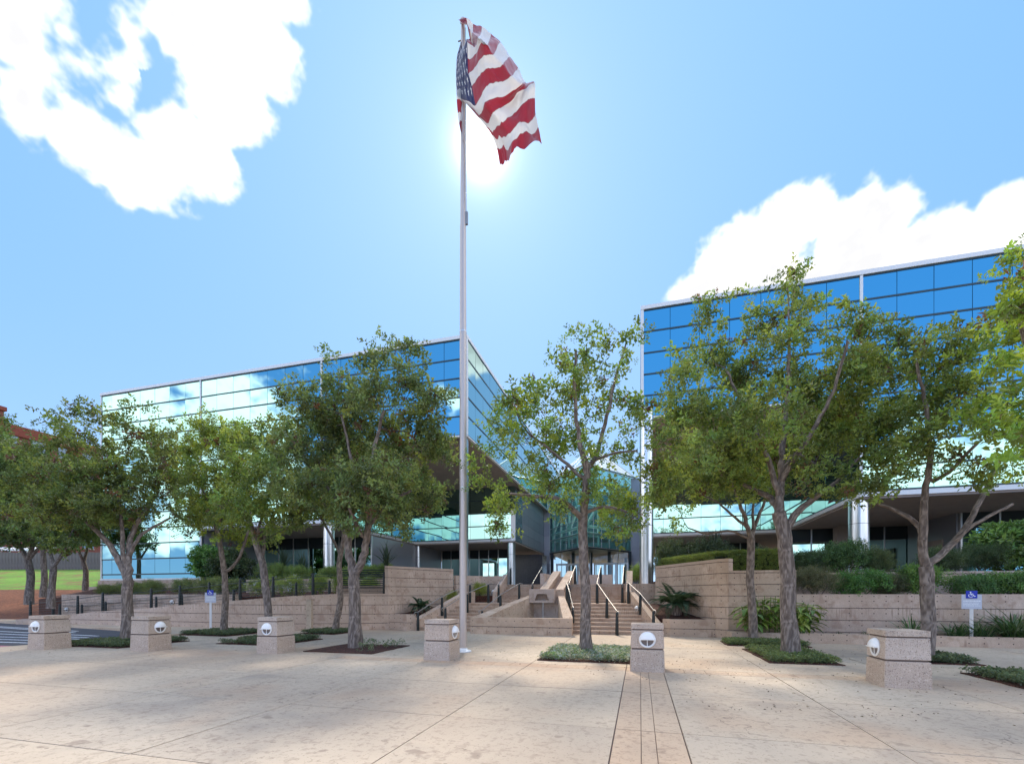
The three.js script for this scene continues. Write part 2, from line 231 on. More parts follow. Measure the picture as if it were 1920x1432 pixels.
// ------------------------------------------------------------------ the ground
setting('ground', new THREE.PlaneGeometry(1600, 1600).rotateX(-Math.PI / 2).translate(0, -0.09, 0), M.earth);
{
  // the plaza: concrete slabs between real joints over a dark bed
  const plaza = setting('plaza_pavement');
  part(plaza, 'joint_bed', bx(-19, 34, -0.08, -0.02, -19.5, 9), M.joint);
  const XL = [-18.95]; for (let x = -17.45; x < -2; x += 2.5) XL.push(x); XL.push(-0.285, 0.475); for (let x = 2.55; x < 34; x += 2.5) XL.push(x);
  const ZL = []; for (let z = 7.55; z > -9; z -= 2.2) ZL.push(z); ZL.push(-10.02, -10.5, -12.4, -14.65, -16.9, -19.2);
  for (let i = 0; i + 1 < XL.length; i++) for (let j = 0; j + 1 < ZL.length; j++) {
    const x0 = XL[i] + 0.008, x1 = XL[i + 1] - 0.008, z0 = ZL[j + 1] + 0.008, z1 = ZL[j] - 0.008, near = x0 > -8 && x1 < 6.5;
    if (Math.abs(ZL[j] + 10.02) < 0.01 && near) {                       // a band of small pavers links the bollards
      const n = Math.round((x1 - x0) / 0.4); for (let k = 0; k < n; k++) part(plaza, 'paver', bx(lerp(x0, x1, k / n) + 0.004, lerp(x0, x1, (k + 1) / n) - 0.004, -0.06, -0.001 - rnd() * 0.002, z0, z1), M.paver[Math.floor(rnd() * 3)]);
    } else if (XL[i] === -0.285 && ZL[j] > -10) {                       // a strip of three paver rows leads to a bollard
      for (const [a, b] of [[x0, 0.01], [0.018, 0.166], [0.174, x1]]) part(plaza, 'paver', bx(a, b, -0.06, -0.002 - rnd() * 0.002, z0, z1), M.paver[Math.floor(rnd() * 3)]);
    } else part(plaza, 'concrete_slab', bx(x0, x1, -0.06, -rnd() * 0.003, z0, z1), M.slab[Math.floor(rnd() * 4)]);
  }
  // pavement in front of the ramp wall and its kerb
  const walk = setting('ramp_sidewalk'), front = [[-44, -19.4], [-38, -18.2], [-24.5, -15.7], [-18.8, -14.5], [-17.6, -13.4]];
  for (let i = 0; i + 1 < front.length; i++) {
    const a = front[i], b = front[i + 1];
    part(walk, 'concrete_slab', prism([[a[0], a[1] - 0.22], [b[0] - 0.02, b[1] - 0.22], [b[0] - 0.02, -19.6], [a[0], i ? -19.6 : -20.2]], -0.08, 0.055), M.slab[(i + 2) % 4]);
    part(walk, 'kerb', prism([a, [b[0] - 0.01, b[1]], [b[0] - 0.01, b[1] - 0.21], [a[0], a[1] - 0.21]], -0.08, 0.07), M.paver[i % 3]);
  }
  // asphalt car park with white and pink lines
  const lot = setting('parking_lot', prism([[-19, 3], [-19, -12.6], [-17.7, -13.38], [-18.8, -14.48], [-24.5, -15.68], [-38, -18.18], [-60, -22], [-90, -20], [-90, 3]], -0.085, -0.025), M.asphalt);
  const stripe = (x0, z0, x1, z1, w, m) => part(lot, 'painted_line', prism([[x0, z0], [x1, z1], [x1, z1 - w], [x0, z0 - w]], -0.024, -0.020), m);
  for (const [x0, z0, x1, z1] of [[-40, -9.6, -19.6, -10.6], [-40, -10.4, -19.4, -11.3], [-40, -11.2, -19.8, -12.0], [-40, -13.4, -20.2, -12.5], [-40, -14.6, -20.6, -13.1], [-40, -16.8, -23.4, -14.0], [-42, -17.2, -24.2, -14.6]]) stripe(x0, z0, x1, z1, 0.12, M.paint);
  stripe(-40, -8.3, -19.1, -9.55, 0.3, M.pink);
}
const CS = Math.cos(15.5 * Math.PI / 180), SN = Math.sin(15.5 * Math.PI / 180);
const slopeH = (b) => b < 29.5 ? lerp(-0.2, 0.06, clamp((b - 27) / 2.5)) : b < 38 ? lerp(0.06, 2.1, smooth(29, 40, b) / smooth(29, 40, 38)) : lerp(2.1, 4.8, clamp((b - 38) / 20)) + Math.max(0, b - 58) * 0.02;
{
  // the bank on the left: bark litter below, lawn above
  for (const [name, b0, b1, mat] of [['bark_litter_bank', 27, 37.6, M.straw], ['lawn', 37.6, 140, M.lawn]]) {
    const st = 0.8, pos = [], uv = [], H = (x, z, b) => slopeH(b) + 0.10 * (fbm3(x * 0.35, 0, z * 0.35, 3) - 0.5) * smooth(30, 34, b);
    for (let b = b0; b < b1 - 0.01; b += st) for (let a = -150; a < -12; a += st) {
      const q = [[a, b], [a + st, b], [a + st, Math.min(b + st, b1)], [a, Math.min(b + st, b1)]].map(([a, b]) => { const x = CS * a - SN * b, z = -SN * a - CS * b; return [x, H(x, z, b), z]; });
      if (q.some((p) => (p[0] > -39.3 && p[2] < -25.2) || p[0] > -32.7)) continue;
      for (const i of [0, 1, 2, 0, 2, 3]) { pos.push(...q[i]); uv.push(q[i][0], q[i][2]); }
    }
    let g = new THREE.BufferGeometry(); g.setAttribute('position', new THREE.Float32BufferAttribute(pos, 3)); g.setAttribute('uv', new THREE.Float32BufferAttribute(uv, 2)); g = mergeVertices(g); g.computeVertexNormals();
    setting(name, g, mat);
  }
  // planting terrace between the ramp and the left building, and the paved terrace under both buildings
  setting('planting_terrace', prism([[-32.4, -19.3], [-11.5, -20.0], [-9.6, -22.8], [-9.6, -25.4], [-39.2, -25.4], [-39.2, -21.5]], 0, [1.50, 1.5, 2.0, 2.1, 2.15, 1.3]), M.mulch);
  setting('entrance_terrace', prism([[-29.6, -25.42], [-7.3, -25.42], [-7.3, -24.75], [0.05, -24.75], [0.05, -25.42], [34, -25.42], [34, -72], [-29.6, -72]], 1.2, 2.17), M.slab[1]);
}

// ------------------------------------------------------------------ retaining walls
const rampTop = (x) => { const K = [[-33.2, 0.24], [-30.5, 0.41], [-26.8, 0.75], [-23.5, 0.94], [-19.8, 1.22], [-16.1, 1.47], [-14.2, 1.61], [-13, 1.65], [0, 1.65]]; for (let i = 0; i + 1 < K.length; i++) if (x <= K[i + 1][0]) return lerp(K[i][1], K[i + 1][1], clamp((x - K[i][0]) / (K[i + 1][0] - K[i][0]))); return 1.65; };
{
  let o = thing('retaining_wall', 'long low concrete wall with sloping top carrying the ramp rail', 'wall');
  courseWall(o, [[-33.2, -17.2], [-30.5, -17.2], [-26.8, -17.2], [-23.5, -17.2], [-19.8, -17.2], [-16.1, -17.2], [-15, -17.3], [-13.2, -18.0], [-11.25, -19.0]], -0.3, -0.05, (x) => rampTop(x), M.wall, 0.42, 0.36);
  o = thing('ramp_floor', 'sloping concrete ramp between the two long left walls', 'ramp');
  const rp = [-33.2, -30.5, -26.8, -23.5, -19.8, -16.1, -14.2];
  for (let i = 0; i + 1 < rp.length; i++) part(o, 'ramp_slab', prism([[rp[i], -17.51], [rp[i + 1], -17.51], [rp[i + 1], -18.98], [rp[i], -18.98]], -0.05, [rampTop(rp[i]) - 0.2, rampTop(rp[i + 1]) - 0.2, rampTop(rp[i + 1]) - 0.2, rampTop(rp[i]) - 0.2]), M.slab[i % 4]);
  part(o, 'ramp_slab', prism([[-14.19, -17.95], [-13.3, -18.35], [-11.5, -19.3], [-11.4, -19.95], [-14.19, -18.98]], -0.05, 1.42), M.slab[1]);
  o = thing('retaining_wall', 'flat-topped concrete wall behind the ramp rail, shrubs above it', 'wall');
  courseWall(o, [[-32.7, -19.0], [-20.0, -19.0]], -0.3, -0.05, 1.62, M.wall, 0.42, 0.36);
  o = thing('retaining_wall', 'short concrete wall behind the slatted black railing', 'wall');
  courseWall(o, [[-14.3, -19.4], [-11.7, -20.25]], -0.25, 1.35, 2.03, M.wall, 0.7, 0.7);
  o = thing('retaining_wall', 'tall concrete wall behind the flagpole, left of the stairs', 'wall');
  courseWall(o, [[-11.35, -18.95], [-11.2, -18.98], [-9.4, -22.4]], -0.32, -0.05, 2.94, M.wall, 0.42, 0.36);
  o = thing('retaining_wall', 'low concrete wall joining the tall left wall to the upper stairs', 'wall');
  courseWall(o, [[-9.35, -22.6], [-8.3, -23.7], [-7.2, -23.9]], -0.25, 1.2, 2.62, M.wall, 0.42, 0.55);
  o = thing('planter_wall', 'low concrete planter wall in front of the left sago palm', 'planter');
  courseWall(o, [[-11.3, -19.02], [-10.05, -18.6], [-9.72, -18.85]], -0.25, -0.05, 0.72, M.wall, 0.42, 0.41);
  part(o, 'soil', prism([[-11.1, -19.25], [-10.05, -18.86], [-9.85, -19.1], [-8.95, -21.6], [-9.5, -22.1]], 0.1, [0.64, 0.64, 0.64, 1.15, 1.15]), M.mulch);
  o = thing('planter_wall', 'long low planter wall in the middle of the left shrubbery', 'planter');
  courseWall(o, [[-24, -23.6], [-13.2, -23.6], [-11, -24.4]], -0.25, 1.3, 2.56, M.wallTan, 0.5, 0.6);
  // right side
  o = thing('retaining_wall', 'tall angled concrete wall behind the right sago palm', 'wall');
  courseWall(o, [[0.7, -22.7], [2.78, -18.75], [3.15, -18.48]], -0.32, -0.05, 2.94, M.wallTan, 0.42, 0.36);
  o = thing('retaining_wall', 'concrete wall behind the bright strap-leaved plant, hedge above', 'wall');
  courseWall(o, [[3.17, -18.5], [5.36, -18.5]], -0.3, -0.05, 2.49, M.wallTan, 0.42, 0.36);
  o = thing('retaining_wall', 'long right concrete wall with rows of tie holes, shrubs on top', 'wall');
  courseWall(o, [[5.38, -18.52], [33, -18.52]], -0.3, -0.05, 1.62, M.wall, 0.42, 0.36);
  o = thing('retaining_wall', 'upper right concrete terrace wall between two rows of shrubs', 'wall');
  courseWall(o, [[5.5, -20.6], [33, -20.6]], -0.3, 0.9, 2.46, M.wall, 0.42, 0.64);
  o = thing('planter_wall', 'long low kerb planter along the foot of the right wall', 'planter');
  courseWall(o, [[3.05, -18.3], [3.05, -17.32], [33, -17.32]], -0.22, -0.05, 0.31, M.wallTan, 0.6, 0.6);
  part(o, 'soil', prism([[3.28, -17.55], [33, -17.55], [33, -18.5], [3.28, -18.48]], 0, 0.24), M.mulch);
  o = thing('planter_wall', 'low concrete planter wall in front of the right sago palm', 'planter');
  courseWall(o, [[0.86, -18.95], [1.1, -18.7], [2.76, -18.78]], -0.25, -0.05, 0.66, M.wallTan, 0.42, 0.36);
  part(o, 'soil', prism([[0.9, -19.25], [1.15, -18.97], [2.6, -19.05], [0.75, -22.4], [-0.2, -21.6]], 0.1, [0.58, 0.58, 0.6, 1.2, 1.15]), M.mulch);
  setting('upper_planting_bed', prism([[5.5, -18.84], [33, -18.84], [33, -20.58], [5.5, -20.58]], 0.4, 1.52), M.mulch);
  setting('upper_planting_bed', prism([[0.9, -22.9], [2.95, -19.1], [5.35, -18.85], [5.48, -20.92], [33, -20.92], [33, -25.4], [0.4, -25.4]], 0.9, [2.3, 2.4, 2.4, 2.36, 2.36, 2.2, 2.2]), M.mulch);
  o = thing('column_plinth', 'square concrete plinth under the steel column right of the stairs', 'plinth');
  part(o, 'plinth_block', bx(-0.42, 0.85, 1.0, 2.14, -24.6, -23.1), M.wallTan);
}

// ------------------------------------------------------------------ stairs
function flight(o, n, z0, t, r, y0, L, R) {
  for (let k = 1; k <= n; k++) {
    const za = z0 - (k - 1) * t, zb = za - t - 0.06, ya = y0 + (k - 1) * r, yb = y0 + k * r;
    const q = (z, e) => [[L(z) + 0, z], [R(z), z]], A = q(za - 0.03), B = q(zb), N = q(za);
    const s = part(o, 'step', mergeGeometries([prism([A[0], A[1], B[1], B[0]], k === 1 ? ya - 0.06 : ya - 0.02, yb - 0.055), prism([N[0], N[1], B[1], B[0]], yb - 0.055, yb)]), M.step[(k * 7 + n) % 3]);
  }
}
{
  const ln = (z0, x0, z1, x1) => (z) => lerp(x0, x1, clamp((z - z0) / (z1 - z0)));
  const fR = ln(-17.9, -2.55, -21.4, -3.5), cR = ln(-18.6, 0.75, -21.6, -0.45), fL = ln(-17.9, -6.75, -21.4, -5.25), cL = ln(-18.6, -9.95, -21.6, -8.3);
  let o = thing('stair_flight', 'lower flight of pinkish steps right of the fountain', 'stairs');
  flight(o, 8, -18.9, 0.33, 0.15, 0, (z) => fR(z) - 0.02, (z) => cR(z) + 0.02);
  o = thing('stair_flight', 'lower flight of pinkish steps left of the fountain', 'stairs');
  flight(o, 8, -18.9, 0.33, 0.15, 0, (z) => cL(z) - 0.02, (z) => fL(z) + 0.02);
  o = thing('stair_flight', 'upper flight of pinkish steps right of the water channel', 'stairs');
  flight(o, 7, -22.75, 0.33, 0.1385, 1.2, () => -3.49, () => -0.68);
  o = thing('stair_flight', 'narrow upper flight of pinkish steps left of the water channel', 'stairs');
  flight(o, 7, -22.75, 0.33, 0.1385, 1.2, () => -7.12, () => -5.02);
  o = thing('stair_landing', 'concrete landing between the lower and upper stairs', 'landing');
  part(o, 'landing_slab', prism([[-8.32, -21.25], [-5.3, -21.25], [-5.3, -22.8], [-8.32, -22.8]], 0.9, 1.199), M.step[0]);
  part(o, 'landing_slab', prism([[-3.48, -21.25], [-0.42, -21.25], [-0.42, -22.8], [-3.48, -22.8]], 0.9, 1.199), M.step[2]);
  part(o, 'landing_slab', prism([[-8.9, -22.82], [-7.14, -22.82], [-7.14, -23.88], [-8.4, -23.6]], 0.9, 1.55), M.mulch, 'bare soil beside the steps');
  // cheek walls
  o = thing('stair_cheek_wall', 'sloping concrete cheek wall right of the right stairs', 'wall');
  part(o, 'wall_body', prism([[0.62, -18.72], [0.88, -18.9], [-0.22, -21.7], [-0.43, -21.62]], -0.05, [0.42, 0.42, 1.72, 1.72]), M.wallTan);
  part(o, 'wall_body', prism([[-0.44, -21.63], [-0.21, -21.72], [-0.42, -23.0], [-0.66, -23.0]], 0.9, 1.74), M.wallTan);
  part(o, 'wall_body', prism([[-0.66, -23.01], [-0.36, -23.01], [-0.36, -24.75], [-0.66, -24.75]], 0.9, [1.75, 1.75, 2.85, 2.85]), M.wallTan);
  o = thing('stair_cheek_wall', 'sloping concrete cheek wall left of the left stairs', 'wall');
  part(o, 'wall_body', prism([[-9.66, -18.9], [-9.92, -18.75], [-8.55, -21.62], [-8.3, -21.62]], -0.05, [0.45, 0.45, 1.75, 1.75]), M.wall);
  part(o, 'wall_body', prism([[-8.31, -21.63], [-8.56, -21.63], [-8.56, -22.75], [-8.31, -22.75]], 0.9, 1.77), M.wall);
  part(o, 'wall_body', prism([[-7.36, -22.76], [-7.13, -22.76], [-7.13, -24.75], [-7.36, -24.75]], 0.9, [1.75, 1.75, 2.75, 2.75]), M.wall);

  // ---------------------------------------------------------------- fountain
  o = thing('fountain', 'tapering concrete fountain basin with a square spout between the stairs', 'fountain');
  part(o, 'front_wall', bx(-6.75, -2.55, -0.05, 0.29, -18.2, -17.9), M.wallTan);
  part(o, 'front_wall', bx(-6.75, -2.55, 0.315, 0.67, -18.2, -17.9), M.wallTan);
  part(o, 'joint_core', bx(-6.72, -2.58, 0, 0.6, -18.17, -17.93), M.joint);
  part(o, 'side_wall', prism([[-6.75, -18.21], [-6.15, -18.21], [-4.98, -21.9], [-5.27, -21.9]], -0.05, [0.68, 0.68, 1.56, 1.56]), M.wallTan);
  part(o, 'side_wall', prism([[-2.55, -18.21], [-2.95, -18.21], [-3.78, -21.9], [-3.48, -21.9]], -0.05, [0.68, 0.68, 1.56, 1.56]), M.wallTan);
  part(o, 'back_wall', bx(-5.2, -3.5, -0.05, 1.5, -22.25, -21.91), M.wallPlain);
  part(o, 'basin_water', prism([[-6.14, -18.22], [-2.96, -18.22], [-3.79, -21.88], [-4.97, -21.88]], 0.02, 0.42), M.water);
  part(o, 'basin_floor', prism([[-6.3, -18.15], [-2.8, -18.15], [-3.7, -21.95], [-5.1, -21.95]], -0.04, 0.015), M.granite);
  // spout: a block with a flared notch
  { const s = new THREE.Shape([[-0.6, -0.32], [0.6, -0.32], [0.6, 0.32], [-0.6, 0.32]].map((p) => new THREE.Vector2(...p)));
    s.holes.push(new THREE.Path([[-0.36, -0.22], [-0.24, 0.10], [0.24, 0.10], [0.36, -0.22]].map((p) => new THREE.Vector2(...p))));
    part(o, 'spout_block', new THREE.ExtrudeGeometry(s, { depth: 0.35, bevelEnabled: true, bevelSize: 0.012, bevelThickness: 0.012, bevelSegments: 2 }).translate(-4.5, 1.545, -21.85), M.wallPlain);
    part(o, 'spout_block', bx(-5.09, -3.91, 1.24, 1.84, -22.3, -21.86), M.wallPlain);
    for (let k = 0; k < 2; k++) part(o, 'spout_ledge', bx(-4.72, -4.28, 1.50 + k * 0.07, 1.53 + k * 0.07, -21.9, -21.72 - k * 0.04), M.wallPlain);
    part(o, 'spout_block', bx(-3.9, -3.5, 1.3, 1.78, -22.6, -22.02), M.wallTan);
    part(o, 'water_jet', tube([[-4.42, 1.24, -21.45], [-4.42, 0.9, -21.42], [-4.41, 0.43, -21.40]], 0.015, 8), M.jet); }
  // the water channel that climbs between the upper flights
  for (const [a, b] of [[-4.78, -4.36], [-3.98, -3.58]]) part(o, 'channel_wall', prism([[a, -22.32], [b, -22.32], [b, -26.2], [a, -26.2]], 0.9, [1.86, 1.86, 2.96, 2.96]), M.wallTan);
  for (let k = 0; k < 8; k++) part(o, 'channel_step', bx(-4.355, -3.985, 1.0, 1.52 + k * 0.155, -22.34 - (k + 1) * 0.46, -22.34 - k * 0.46 + (k ? 0.03 : 0)), M.step[k % 3]);
  o = thing('terrace_wall', 'short low wall at the head of the left stairs', 'wall');
  part(o, 'wall_body', bx(-5.02, -4.8, 1.2, 2.72, -26.1, -23.6), M.wallPlain);
  o = thing('terrace_wall', 'low concrete wall in front of the entrance doors', 'wall');
  part(o, 'wall_body', bx(-3.5, -1.55, 2.1, 2.78, -27.6, -27.3), M.wallPlain);
}

// ------------------------------------------------------------------ the office buildings
const PANE_W = 1.418, BAND = 1.12, TOP = 16.55;
const paneGeo = {};
function pane(o, w, h, x, y, z, turn, mat) {
  const k = w.toFixed(3) + 'x' + h.toFixed(3); paneGeo[k] ??= new THREE.BoxGeometry(w, h, 0.024);
  const m = part(o, 'glass_pane', paneGeo[k], mat); m.position.set(x, y, z); m.rotation.set((rnd() - 0.5) * 0.014, turn + (rnd() - 0.5) * 0.016, 0, 'YXZ'); return m;
}
// a glass curtain wall: from (x0, z0) along (dx, dz), n columns of width w, bands from the top down
function curtain(o, x0, z0, dx, dz, n, w, top, bands, h, mat, first = w) {
  const nx = -dz, nz = dx, turn = Math.atan2(nx, nz), L = first + (n - 1) * w;         // outward normal is to the left of the run
  for (let c = 0, s = 0; c < n; c++) {
    const cw = c ? w : first;
    for (let r = 0; r < bands; r++) pane(o, cw - 0.022, h - 0.075, x0 + dx * (s + cw / 2) + nx * 0.012, top - h * (r + 0.5), z0 + dz * (s + cw / 2) + nz * 0.012, turn, mat);
    s += cw;
  }
  for (let r = 0; r <= bands; r++) { const g = new THREE.BoxGeometry(L, r === 0 ? 0.10 : 0.085, 0.09).rotateY(Math.atan2(-dz, dx)); const m = part(o, 'horizontal_mullion', g, M.mullion); m.position.set(x0 + dx * L / 2 + nx * 0.0, top - h * r + (r === 0 ? 0.02 : 0), z0 + dz * L / 2 + nz * 0.0); }
}
const slabBox = (o, name, mat, ...b) => part(o, name, bx(...b), mat);
function steelColumn(o, x, z, y0, y1, r) {
  part(o, 'column', new THREE.CylinderGeometry(r, r, y1 - y0, 40, 1).translate(x, (y0 + y1) / 2, z), M.column);
  for (let y = y0 + 2.9; y < y1 - 0.6; y += 2.9) part(o, 'column_seam', new THREE.CylinderGeometry(r + 0.004, r + 0.004, 0.02, 40, 1, true).translate(x, y, z), M.mullion);
}
function storefront(o, x0, x1, z, y0, y1, n, dark) {
  const w = (x1 - x0) / n;
  for (let i = 0; i < n; i++) { const m = part(o, 'shop_window', new THREE.BoxGeometry(w - 0.06, y1 - y0 - 0.9, 0.02), M.glass); m.position.set(x0 + w * (i + 0.5), (y0 + y1) / 2 - 0.42, z); m.rotation.y = (rnd() - 0.5) * 0.01; }
  for (let i = 0; i <= n; i++) part(o, 'window_post', bx(x0 + w * i - 0.04, x0 + w * i + 0.04, y0, y1, z - 0.06, z + 0.06), M.alu);
  part(o, 'window_rail', bx(x0, x1, y0 + 1.02, y0 + 1.1, z - 0.05, z + 0.055), M.alu);
  part(o, 'window_header', bx(x0, x1, y1 - 0.85, y1, z - 0.1, z + 0.03), dark ?? M.backing);
}
{
  // left building -------------------------------------------------------------------------------
  const o = thing('office_building', 'left office block of blue mirror glass with white roof edge', 'building');
  const XR = -9.77, X1 = -19.70, X2 = -29.62, XL = -39.2, ZF = -25.3, ZR = -38.0, ZB = -58;
  slabBox(o, 'building_core', M.backing, XL + 0.06, XR - 0.06, 10.98, 16.55, ZB, ZF - 0.06);
  slabBox(o, 'building_core', M.backing, XL + 0.06, X1 - 0.06, 6.22, 10.97, ZB, ZF - 0.06);
  slabBox(o, 'building_core', M.backing, X1 - 0.05, -10.36, 6.22, 10.97, ZB, ZR - 0.06);
  slabBox(o, 'building_core', M.backing, XL + 0.06, X2 - 0.3, 2.0, 6.21, ZB, ZF - 0.06);
  const first = XR - XL - 20 * PANE_W;
  curtain(o, XL, ZF, 1, 0, 7, PANE_W, TOP, 12, BAND, M.glass, X2 - XL - 6 * PANE_W);
  curtain(o, X2, ZF, 1, 0, 7, (X1 - X2) / 7, TOP, 9, BAND, M.glass);
  curtain(o, X1, ZF, 1, 0, 7, (XR - X1) / 7, TOP, 5, BAND, M.glass);
  curtain(o, XR, ZF, 0, -1, 12, PANE_W, TOP, 5, BAND, M.glass);
  curtain(o, XR, ZF - 12 * PANE_W, 0, -1, 4, 3.8, TOP, 5, BAND, M.glass);
  curtain(o, X1, ZF, 0, -1, 6, (ZF - ZR) / 6, 10.9, 4, BAND, M.glass);
  curtain(o, X1, ZR, 1, 0, 7, (-10.3 - X1) / 7, 10.9, 4, BAND, M.glass);
  part(o, 'roof_coping', bx(XL - 0.06, XR + 0.06, 16.6, 16.8, ZB, ZF + 0.1), M.white);
  for (const x of [X2, X1]) part(o, 'bay_mullion', bx(x - 0.06, x + 0.06, x === X2 ? 2.6 : 6.3, 16.6, ZF, ZF + 0.075), M.white);
  part(o, 'bay_mullion', bx(XR - 0.13, XR + 0.05, 10.92, 16.6, ZF - 0.12, ZF + 0.08), M.white);
  part(o, 'bay_mullion', bx(XL - 0.05, XL + 0.05, 2.6, 16.6, ZF - 0.12, ZF + 0.07), M.white);
  part(o, 'sill_panel', bx(XL, X2, 2.79, TOP - 12 * BAND - 0.05, ZF - 0.02, ZF + 0.015), M.glass);
  part(o, 'fascia', bx(XL - 0.04, X2 + 0.02, 2.68, 2.79, ZF - 0.1, ZF + 0.1), M.white);
  part(o, 'plinth', bx(XL - 0.25, X2 - 0.1, 1.0, 2.67, ZB, ZF + 0.12), M.wallPlain);
  part(o, 'plinth', bx(XL - 0.6, XL + 3, 0.9, 2.2, ZF - 1, ZF + 0.5), M.wallPlain);
  part(o, 'fascia', bx(X2 + 0.04, X1 + 0.05, 6.2, TOP - 9 * BAND - 0.05, ZF - 0.1, ZF + 0.06), M.white);
  part(o, 'fascia', bx(X1 - 0.1, X1 + 0.06, 6.2, 6.38, ZR, ZF - 0.11), M.white);
  part(o, 'fascia', bx(X1 + 0.07, -10.28, 6.2, 6.38, ZR - 0.1, ZR + 0.06), M.white);
  part(o, 'fascia', bx(XR - 9.9, XR + 0.05, 10.86, 10.94, ZF - 0.12, ZF + 0.09), M.white);
  part(o, 'fascia', bx(XR - 0.1, XR + 0.06, 10.86, 10.94, ZB, ZF - 0.125), M.white);
  part(o, 'soffit', bx(X1 + 0.02, XR - 0.02, 10.88, 10.955, ZB, ZF - 0.13), M.soffit);
  part(o, 'soffit', bx(X2, X1 - 0.11, 6.1, 6.2, ZB, ZF - 0.02), M.soffit);
  part(o, 'soffit', bx(X1 - 0.105, -10.3, 6.1, 6.195, ZB, ZR + 0.05), M.soffit);
  // grey panels and dark glass along the inner side
  for (let i = 0; i < 5; i++) for (let j = 0; j < 5; j++) {
    const z1 = ZR - 0.08 - i * 2.45, y0 = 6.25 + j * 0.94;
    part(o, i === 0 ? 'side_window' : 'wall_panel', bx(-10.36, -10.28, y0, y0 + 0.925, z1 - 2.43, z1), i === 0 ? M.window : M.greyPanel[(i * 3 + j) % 3]);
  }
  part(o, 'corner_post', bx(-10.62, -10.22, 6.2, 8.9, ZR - 0.07, ZR + 0.09), M.alu);
  steelColumn(o, XR - 0.32, ZF - 0.35, 1.9, 10.86, 0.27);
  steelColumn(o, X1 + 0.1, ZF - 0.55, 2.0, 6.1, 0.35);
  steelColumn(o, -10.75, ZR - 0.5, 2.17, 6.1, 0.36);
  steelColumn(o, X1 + 0.1, ZR - 0.5, 2.17, 6.1, 0.18);
  storefront(o, X2, X1, -31.0, 2.17, 6.1, 7); storefront(o, X1, -12.6, -44, 2.17, 6.1, 7);
  part(o, 'side_wall', bx(X1 - 0.2, X1 - 0.05, 2.17, 6.1, -43.9, -31.1), M.greyPanel[1]);
  part(o, 'side_wall', bx(X2 - 0.25, X2 - 0.05, 2.17, 6.1, -30.9, ZF - 0.3), M.greyPanel[0]);
  part(o, 'white_wall', bx(-22.2, -19.9, 2.17, 3.9, -39.8, -39.6), M.white);
  part(o, 'granite_wall', bx(-12.6, -9.3, 2.17, 5.6, -47, -44.6), M.granite);
}
